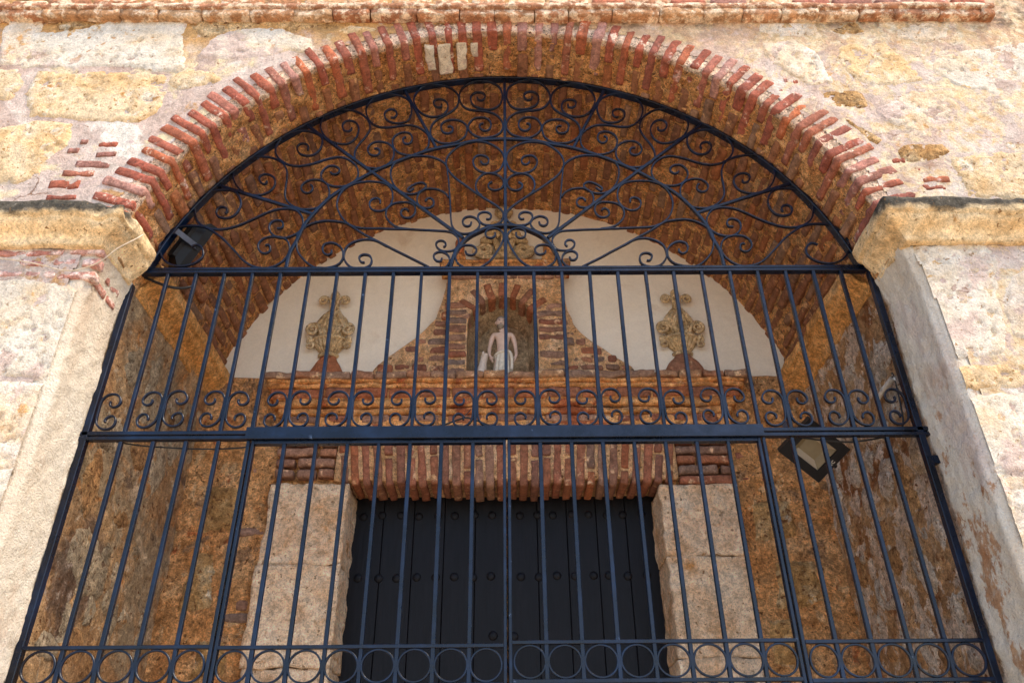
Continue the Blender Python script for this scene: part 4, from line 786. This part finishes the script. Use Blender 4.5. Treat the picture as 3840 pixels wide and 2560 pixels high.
def blob(name, par, c, rx, ry, rz, ridges=0, ramp_=.0, rot=0., mat=M_ORN, seed=0):
    u = np.linspace(0, np.pi, 18); v = np.linspace(0, 2*np.pi, 32, endpoint=False); U, W_ = np.meshgrid(u, v, indexing='ij')
    k = 1+ramp_*np.cos(ridges*W_)*np.sin(U)
    P = np.stack([rx*np.sin(U)*np.cos(W_)*k, ry*np.sin(U)*np.sin(W_)*k, rz*np.cos(U)], -1); P = P+vec_noise(P+seed, 40., 2, seed)*.003
    cr, sr = math.cos(rot), math.sin(rot); P = np.stack([P[..., 0]*cr+P[..., 2]*sr, P[..., 1], -P[..., 0]*sr+P[..., 2]*cr], -1)+np.array(c)
    return obj(name, mesh_np(name, P, grid_quads(18, 32, closed_m=True)), mat, par)
YT = 1.214
def urn(x0, label, grey):
    u = tag(empty("urn_ornament", (x0, YT, 3.97)), label, "relief", "flaming urn reliefs on the tympanum")
    lathe_part("pedestal", u, [(.13, .0), (.12, .06), (.095, .11), (.075, .15), (.055, .185), (.052, .20)] if not grey else [(.135, .0), (.13, .06), (.115, .11), (.09, .15), (.06, .18), (.05, .20)], M_BRICK_GREY if grey else M_BRICK_IN, 0, 0, .6, seed=4)
    lathe_part("foot", u, [(.055, .196), (.066, .205), (.066, .216), (.05, .225)], depth=.65)
    lathe_part("bowl", u, [(.044, .222), (.062, .24), (.084, .268), (.098, .295), (.101, .308)], flute=20, famp=.065, depth=.75, na=110, seed=5)
    lathe_part("rim", u, [(.098, .305), (.112, .312), (.114, .324), (.104, .333), (.07, .336)], depth=.75, seed=6)
    lathe_part("flame", u, [(.058, .325), (.084, .36), (.103, .40), (.106, .432), (.092, .472), (.063, .518), (.039, .555), (.026, .582), (.020, .615)], flute=9, famp=.10, depth=.6, na=90, namp=.009, seed=7)
    for s in (-1, 1):
        volute("scroll", u, s*.112, .385, .036, 1.6, -s, .014, -.045, [(s*.05, -.062, .335), (s*.066, -.062, .385), (s*.09, -.05, .42)], 90)
        volute("scroll", u, s*.068, .622, .027, 1.5, -s, .011, -.03, [(s*.014, -.03, .55), (s*.026, -.035, .62)], 100 if s > 0 else 80)
        volute("handle", u, s*.122, .270, .024, 1.3, s, .010, -.03, [(s*.105, -.035, .325), (s*.135, -.035, .312)], 60 if s > 0 else 120)
        blob("leaf", u, (s*.122, -.03, .318), .018, .018, .026, 5, .15, s*.5, seed=3)
        for k in range(3):
            blob("leaf", u, (s*(.028+.024*k), -.06+.012*k, .44+.03*(k % 2)), .015, .014, .05, 4, .2, -s*(.25+.15*k), seed=k)
        blob("leaf", u, (s*.038, -.06, .365), .022, .014, .03, 4, .2, s*.4, seed=8)
    blob("leaf", u, (0, -.066, .40), .02, .016, .055, 5, .2, 0, seed=9); blob("leaf", u, (0, -.03, .57), .014, .016, .06, 4, .15, 0, seed=10)
    blob("finial_bud", u, (0, -.022, .665), .028, .022, .042, 6, .08, 0, seed=2)
    return u
urn(-1.135, "tan stucco urn with scrolled flame on a reddish pedestal, left of the niche", False)
urn(1.135, "tan stucco urn with scrolled flame on a rounded grey pedestal, right of the niche", True)
c_ = tag(empty("crest_ornament", (-.01, YT, 4.82)), "tan stucco acanthus crest with two volutes above the niche", "relief")
for s in (-1, 1):
    volute("volute", c_, s*.135, .185, .052, 2.1, -s, .020, -.04, [(s*.02, -.05, .12), (s*.07, -.05, .115), (s*.16, -.045, .125), (s*.20, -.04, .17)], 20 if s > 0 else 160)
    blob("lobe", c_, (s*.105, -.03, .285), .062, .035, .036, 7, .12, s*.35, seed=5); blob("lobe", c_, (s*.075, -.03, .345), .05, .032, .03, 7, .12, s*.55, seed=6)
    blob("leaf", c_, (s*.042, -.05, .20), .022, .022, .10, 5, .18, s*.28, seed=7); blob("leaf", c_, (s*.034, -.045, .37), .02, .02, .085, 5, .18, -s*.12, seed=8)
    volute("scroll", c_, s*.06, .415, .026, 1.4, -s, .010, -.03, [(s*.015, -.03, .36), (s*.03, -.03, .42)], 100 if s > 0 else 80)
blob("leaf", c_, (0, -.055, .27), .022, .02, .15, 5, .15, 0, seed=9); blob("leaf", c_, (0, -.05, .13), .05, .03, .03, 6, .15, 0, seed=10)
blob("shell", c_, (0, -.03, .535), .062, .04, .055, 11, .10, 0, seed=11)
for s in (-1, 1):
    f = tag(empty("finial", (s*.30-.01, 1.13, 4.815)), "small tan masonry pinnacle on the %s end of the niche cornice" % ("left" if s < 0 else "right"), "finial")
    for nm, hw, z0, z1 in (("base", .060, .0, .045), ("middle", .050, .045, .10), ("tip", .042, .10, .165)):
        V, Q = rough_box_np(-hw, hw, -.05, .06, z0, z1, .012, .014, .006, 18, 7); 
        k = 1-.35*(V[:, 2]-0)/.165; V[:, 0] *= k; obj(nm, mesh_np(nm, V, Q), M_ENT, f)
    blob("cap", f, (0, 0, .205), .034, .03, .05, 0, 0, 0, M_ORN if s > 0 else M_BRICK_RED, 4)

# ------------------------------------------------------------------ statue in the niche
def skin_obj(name, par, verts, edges, radii, mat, root=0, sub=2):
    me = bpy.data.meshes.new(name); me.from_pydata(verts, edges, []); me.materials.append(mat)
    o = bpy.data.objects.new(name, me); COL.objects.link(o); o.parent = par
    m = o.modifiers.new("skin", 'SKIN'); m.use_smooth_shade = True
    for i, r in enumerate(radii):
        sv = me.skin_vertices[0].data[i]; sv.radius = r if isinstance(r, tuple) else (r, r); sv.use_root = (i == root)
    ss = o.modifiers.new("sub", 'SUBSURF'); ss.levels = sub; ss.render_levels = sub
    return o
st_ = tag(empty("statue", (-.02, 1.215, 3.855)), "pale painted statue of a bare chested man in a white loincloth standing in the niche", "statue")
sv = [(0,0,.315), (0,0,.36), (0,.004,.41), (0,.004,.46), (0,.002,.495), (-.005,-.004,.515), (-.010,-.010,.542),
      (.060,.004,.484), (.077,.008,.43), (.084,.006,.375), (.086,-.020,.315), (.080,-.032,.290),
      (-.060,.004,.484), (-.077,.008,.43), (-.086,.006,.375), (-.086,-.020,.315), (-.074,-.034,.290),
      (.028,0,.275), (.032,-.006,.165), (.032,.004,.03), (.034,-.03,.012),
      (-.028,0,.275), (-.034,-.002,.165), (-.036,.004,.03), (-.040,-.03,.012)]
se = [(0,1),(1,2),(2,3),(3,4),(4,5),(5,6),(3,7),(7,8),(8,9),(9,10),(10,11),(3,12),(12,13),(13,14),(14,15),(15,16),(0,17),(17,18),(18,19),(19,20),(0,21),(21,22),(22,23),(23,24)]
sr = [(.042,.032),(.035,.028),(.044,.032),(.050,.032),(.018,.018),(.016,.017),(.020,.022)]+[.021,.016,.013,.011,.009]*2+[.033,.021,.014,.011]*2
skin_obj("body", st_, sv, se, sr, M_SKIN)
u = np.linspace(0, np.pi, 22); v = np.linspace(0, 2*np.pi, 30, endpoint=False); U, W_ = np.meshgrid(u, v, indexing='ij')
hd = np.stack([.033*np.sin(U)*np.cos(W_), .039*np.sin(U)*np.sin(W_), .048*np.cos(U)], -1)
low = sstep(.0, -.048, hd[..., 2]); hd[..., 0] *= 1-.32*low; hd[..., 1] = hd[..., 1]*(1-.2*low)-.006*low
fr = np.exp(-((hd[..., 0])**2)/.00004-((hd[..., 2]+.006)**2)/.0001)*(hd[..., 1] < 0); hd[..., 1] -= .010*fr
ey = sum(np.exp(-((hd[..., 0]-e)**2)/.00006-((hd[..., 2]-.004)**2)/.00005) for e in (-.013, .013))*(hd[..., 1] < 0); hd[..., 1] += .005*ey
hm = Matrix.Translation((-.012, -.014, .562)) @ Matrix.Rotation(R(10), 4, 'Z') @ Matrix.Rotation(R(5), 4, 'Y')
ho = obj("head", mesh_np("head", hd, grid_quads(22, 30, closed_m=True)), M_SKIN, st_); ho.matrix_local = hm
hr = hd*1.09; keep = (hr[..., 2] > .018) | (hr[..., 1] > .006)
kq = keep[:-1]&keep[1:]; kq = kq & np.roll(kq, -1, 1)
hme = mesh_np("hair", *compact(hr, grid_quads(22, 30, mask=kq, closed_m=True))); obj("hair", hme, M_HAIR, ho)
bd = hd*1.06; bk_ = (bd[..., 2] < -.024) & (bd[..., 1] < .004); kq = bk_[:-1]&bk_[1:]; kq = kq & np.roll(kq, -1, 1)
obj("beard", mesh_np("beard", *compact(bd, grid_quads(22, 30, mask=kq, closed_m=True))), M_HAIR, ho)
for e in (-.013, .013):
    blob("eye", ho, (e, -.034, .004), .0055, .003, .0025, mat=M_DARKP)
    blob("ear", ho, (e/.013*.033, .002, -.002), .004, .007, .011, mat=M_SKIN)
blob("mouth", ho, (0, -.036, -.022), .009, .003, .0018, mat=M_DARKP)
z_ = np.linspace(.335, .165, 22); A = np.linspace(0, 2*np.pi, 64, endpoint=False)
ZZ, AA = np.meshgrid(z_, A, indexing='ij'); k = (.335-ZZ)/.17
rx = (.047+.010*k)*(1+(.05+.13*k)*np.cos(11*AA+3*k)); ry = (.042+.012*k)*(1+(.03+.10*k)*np.cos(11*AA+3*k+.6))
V = np.stack([rx*np.cos(AA), ry*np.sin(AA), ZZ+.012*np.cos(AA*2+1)], -1); V += vec_noise(V, 50., 2, 3)*.003
cl = obj("loincloth", mesh_np("loincloth", V, grid_quads(22, 64, closed_m=True)), M_CLOTH, st_)
sash = np.stack([.050*np.cos(A), -.044*np.sin(A), .325+.014*np.cos(A-.6)], -1); mb = MB(); mb.add(*tube(np.concatenate([sash, sash[:1]]), .009, 8)); mb.build("sash", M_CLOTH, cl, True)
mb = MB(); mb.add(*tube(smoothline([(.04,-.045,.33),(.052,-.06,.30),(.058,-.06,.25),(.055,-.055,.19)], 5), [.010]*16, 8)); mb.build("knot", M_CLOTH, cl, True)
for s in (-1, 1):
    hx, hy, hz = (.080, -.034, .287) if s > 0 else (-.074, -.036, .287)
    blob("palm", st_, (hx, hy, hz-.004), .009, .013, .016, mat=M_SKIN)
    for f_ in range(4):
        fx = hx-s*.004; fy = hy-.010+.006*f_; L = (.018, .021, .020, .016)[f_]
        mb = MB(); mb.add(*tube(smoothline([(fx, fy, hz-.014), (fx-s*.002, fy-.001, hz-.014-L*.55), (fx-s*.008, fy, hz-.014-L)], 4), .0034, 7)); mb.build("finger", M_SKIN, st_, True)
    mb = MB(); mb.add(*tube(smoothline([(hx-s*.006, hy-.010, hz+.002), (hx-s*.012, hy-.018, hz-.008), (hx-s*.012, hy-.019, hz-.018)], 4), .0038, 7)); mb.build("thumb", M_SKIN, st_, True)
dg = tag(empty("dog_statue", (-.165, 1.17, 3.855)), "small pale statue of a sitting dog at the feet of the niche figure", "statue")
skin_obj("body", dg, [(0,0,.05), (.005,-.004,.10), (.010,-.008,.145), (.018,-.01,.185), (.022,-.012,.215), (.036,-.02,.232), (-.02,.01,.03), (-.03,-.03,.01), (.02,-.03,.06), (.02,-.034,.008), (.0,-.032,.06), (-.002,-.036,.008), (-.03,.03,.03), (-.06,.03,.06)],
         [(0,1),(1,2),(2,3),(3,4),(4,5),(0,6),(6,7),(1,8),(8,9),(1,10),(10,11),(0,12),(12,13)], [.034,.030,.024,.017,.019,.010,.024,.010,.010,.007,.010,.007,.010,.005], M_DOG)
dg.scale = (1.3, 1.3, 1.3)
blob("ear", dg, (.012, .004, .222), .006, .008, .014, mat=M_DOG); blob("ear", dg, (.018, -.028, .222), .006, .008, .014, mat=M_DOG)

# ------------------------------------------------------------------ floodlights, cables, conduit
def frame_mat(c, ux, uy):
    X_ = Vector(ux).normalized(); Y_ = (Vector(uy)-X_*X_.dot(Vector(uy))).normalized(); Z_ = X_.cross(Y_)
    m = Matrix((X_, Y_, Z_)).transposed().to_4x4(); m.translation = Vector(c); return m
def floodlight(label, m, wx, wy, text=None):
    f = tag(empty("floodlight"), label, "floodlight", "black floodlights in the porch"); f.matrix_world = m; f.matrix_local = m
    hx, hy = wx/2, wy/2; bz = .018
    mb = MB()   # frame with a sunk, stepped reflector: +z is the shining side
    o_ = [(-hx,-hy),(hx,-hy),(hx,hy),(-hx,hy)]; i_ = [(x*.66, y*.60) for x, y in o_]
    mb.add([(x,y,bz) for x,y in o_]+[(x,y,bz) for x,y in i_]+[(x,y,bz-.012) for x,y in i_]+[(x*.98,y*.98,-.02) for x,y in o_]+[(x*.7,y*.7,-.055) for x,y in o_],
           [(k,(k+1)%4,4+(k+1)%4,4+k) for k in range(4)]+[(4+k,4+(k+1)%4,8+(k+1)%4,8+k) for k in range(4)]+[((k+1)%4,k,12+k,12+(k+1)%4) for k in range(4)]+[(12+(k+1)%4,12+k,16+k,16+(k+1)%4) for k in range(4)]+[(19,18,17,16)])
    mb.build("housing", M_BLACK, f)
    c2 = [(x*.40, y*.36) for x, y in o_]
    mb = MB(); mb.add([(x,y,bz-.011) for x,y in i_]+[(x,y,bz-.034) for x,y in c2], [(k,(k+1)%4,4+(k+1)%4,4+k) for k in (0, 2)]); mb.build("reflector", M_REFL, f)
    mb = MB(); mb.add([(x,y,bz-.0112) for x,y in i_]+[(x,y,bz-.0342) for x,y in c2], [(k,(k+1)%4,4+(k+1)%4,4+k) for k in (1, 3)]); mb.build("reflector", M_GLASS, f)
    mb = MB(); mb.add([(x,y,bz-.0342) for x,y in c2], [(0,1,2,3)]); mb.build("lamp_plate", M_GLASS, f)
    for k in range(11):
        x = -hx*.66+hx*1.32*k/10; mb = MB(); mb.box(x-.002, x+.002, -hy*.66, hy*.66, -.075, -.05); mb.build("cooling_fin", M_BLACK, f)
    for s in (-1, 1):
        mb = MB(); mb.box(s*(hx+.008)-.002, s*(hx+.008)+.002, -.014, .014, -.13, .004); mb.build("bracket_arm", M_GREY, f)
        V, F = tube(np.array([(s*(hx-.004), 0, -.005), (s*(hx+.018), 0, -.005)]), .010, 12); mb = MB(); mb.add(V, F); mb.build("knob", M_BLACK, f)
    mb = MB(); mb.box(-hx-.0105, hx+.0105, -.0145, .0145, -.134, -.1305); mb.build("bracket_bar", M_GREY, f)
    if text:
        cu = bpy.data.curves.new("lettering", 'FONT'); cu.body = text; cu.size = .022; cu.align_x = 'CENTER'; cu.extrude = .0002
        to = bpy.data.objects.new("tmp", cu); COL.objects.link(to); dgph = bpy.context.evaluated_depsgraph_get(); me = bpy.data.meshes.new_from_object(to.evaluated_get(dgph)); bpy.data.objects.remove(to)
        t_o = obj("lettering", me, None, f); me.materials.clear(); me.materials.append(M_TAPE); t_o.matrix_local = Matrix.Translation((hx*.90, 0, bz+.0006)) @ Matrix.Rotation(R(90), 4, 'Z')
    return f
u1 = Vector((.198, .10, -.117)); v1 = Vector((.137, -.132, .119))
floodlight("black floodlight with its beige lens facing out, below the middle rail on the right", frame_mat((1.412, .22, 3.075), -u1 if u1.cross(v1).y > 0 else u1, v1), .245, .21, "LEC")
floodlight("black finned floodlight seen from behind in the lower left corner of the fanlight", frame_mat((-1.635, .13, 4.19), (-.66, .62, .42), (.42, -.10, .90)), .15, .30)
def cable(name, P, r, mat, label, cat="cable", group=None):
    mb = MB(); mb.add(*tube(smoothline(P, 6), r, 8)); return tag(mb.build(name, mat, None, True), label, cat, group)
cable("cable", [(-1.70,.045,3.052),(-1.6,.046,3.035),(-1.45,.046,3.022),(-1.3,.046,3.016),(-1.15,.046,3.022),(-1.05,.046,3.045),(-.8,.046,3.07),(-.45,.046,3.075)], .0035, M_CABLE, "black cable sagging along the middle rail on the left side panel")
cable("cable", [(-.45,.030,3.075),(-.361,.030,3.095),(-.281,.030,3.116),(-.211,.030,3.143),(-.18,.030,3.152),(-.129,.030,3.136),(-.023,.030,3.09),(.05,.040,3.07)], .004, M_CABLE, "black cable tied to a scroll just left of the centre bar")
cable("cable_tie", [(-.192,.024,3.142),(-.184,.024,3.158),(-.168,.022,3.176),(-.158,.02,3.19)], .002, M_CABLE, "thin wire end sticking up from the cable near the centre bar", "wire")
cable("cable", [(1.30,.06,3.06),(1.40,.06,3.045),(1.52,.055,3.035),(1.64,.05,3.05),(1.72,.05,3.068),(1.77,.06,3.12),(1.785,.06,3.2),(1.80,.07,3.33)], .004, M_CABLE, "black cable running from the right floodlight to the wall")
cable("cable", [(-1.80,.05,3.95),(-1.74,.06,3.925),(-1.66,.07,3.90),(-1.60,.09,3.91),(-1.57,.12,3.96),(-1.60,.13,4.05)], .007, M_CABLE, "thick black cable looping under the top rail to the left floodlight")
cable("cord", [(-2.6,-.325,3.80),(-2.25,-.325,3.775),(-2.08,-.325,3.745),(-1.925,-.325,3.705),(-1.80,-.34,3.735),(-1.72,-.36,3.80),(-1.665,-.34,3.87),(-1.66,-.30,3.93)], .0028, M_CORD, "thin beige cord hanging across the wall under the left impost", "cord")
cd = tag(empty("conduit", (1.81, .10, 3.38)), "white taped conduit fixed to the right inner wall", "conduit")
P = np.array([(0,.0,0),(0.0,.09,-.004),(.0,.15,-.010),(.0,.2,-.02)]); mb = MB(); mb.add(*tube(smoothline(P, 8), .011, 10)); mb.build("tube", M_TAPE, cd, True)
for k in range(9): mb = MB(); mb.add(*tube(np.array([(0,.005+.013*k,-.0005*k),(0,.012+.013*k,-.0005*k)]), .0125, 10)); mb.build("tape_wrap", M_TAPE, cd, True)
for k in range(3): mb = MB(); mb.add(*tube(smoothline([(0,.004,.004*k),(-.012,-.03,.012-.01*k),(-.02,-.05,-.02-.02*k)], 5), .003, 6)); mb.build("wire", (M_CABLE, M_TAPE, M_CABLE)[k], cd, True)
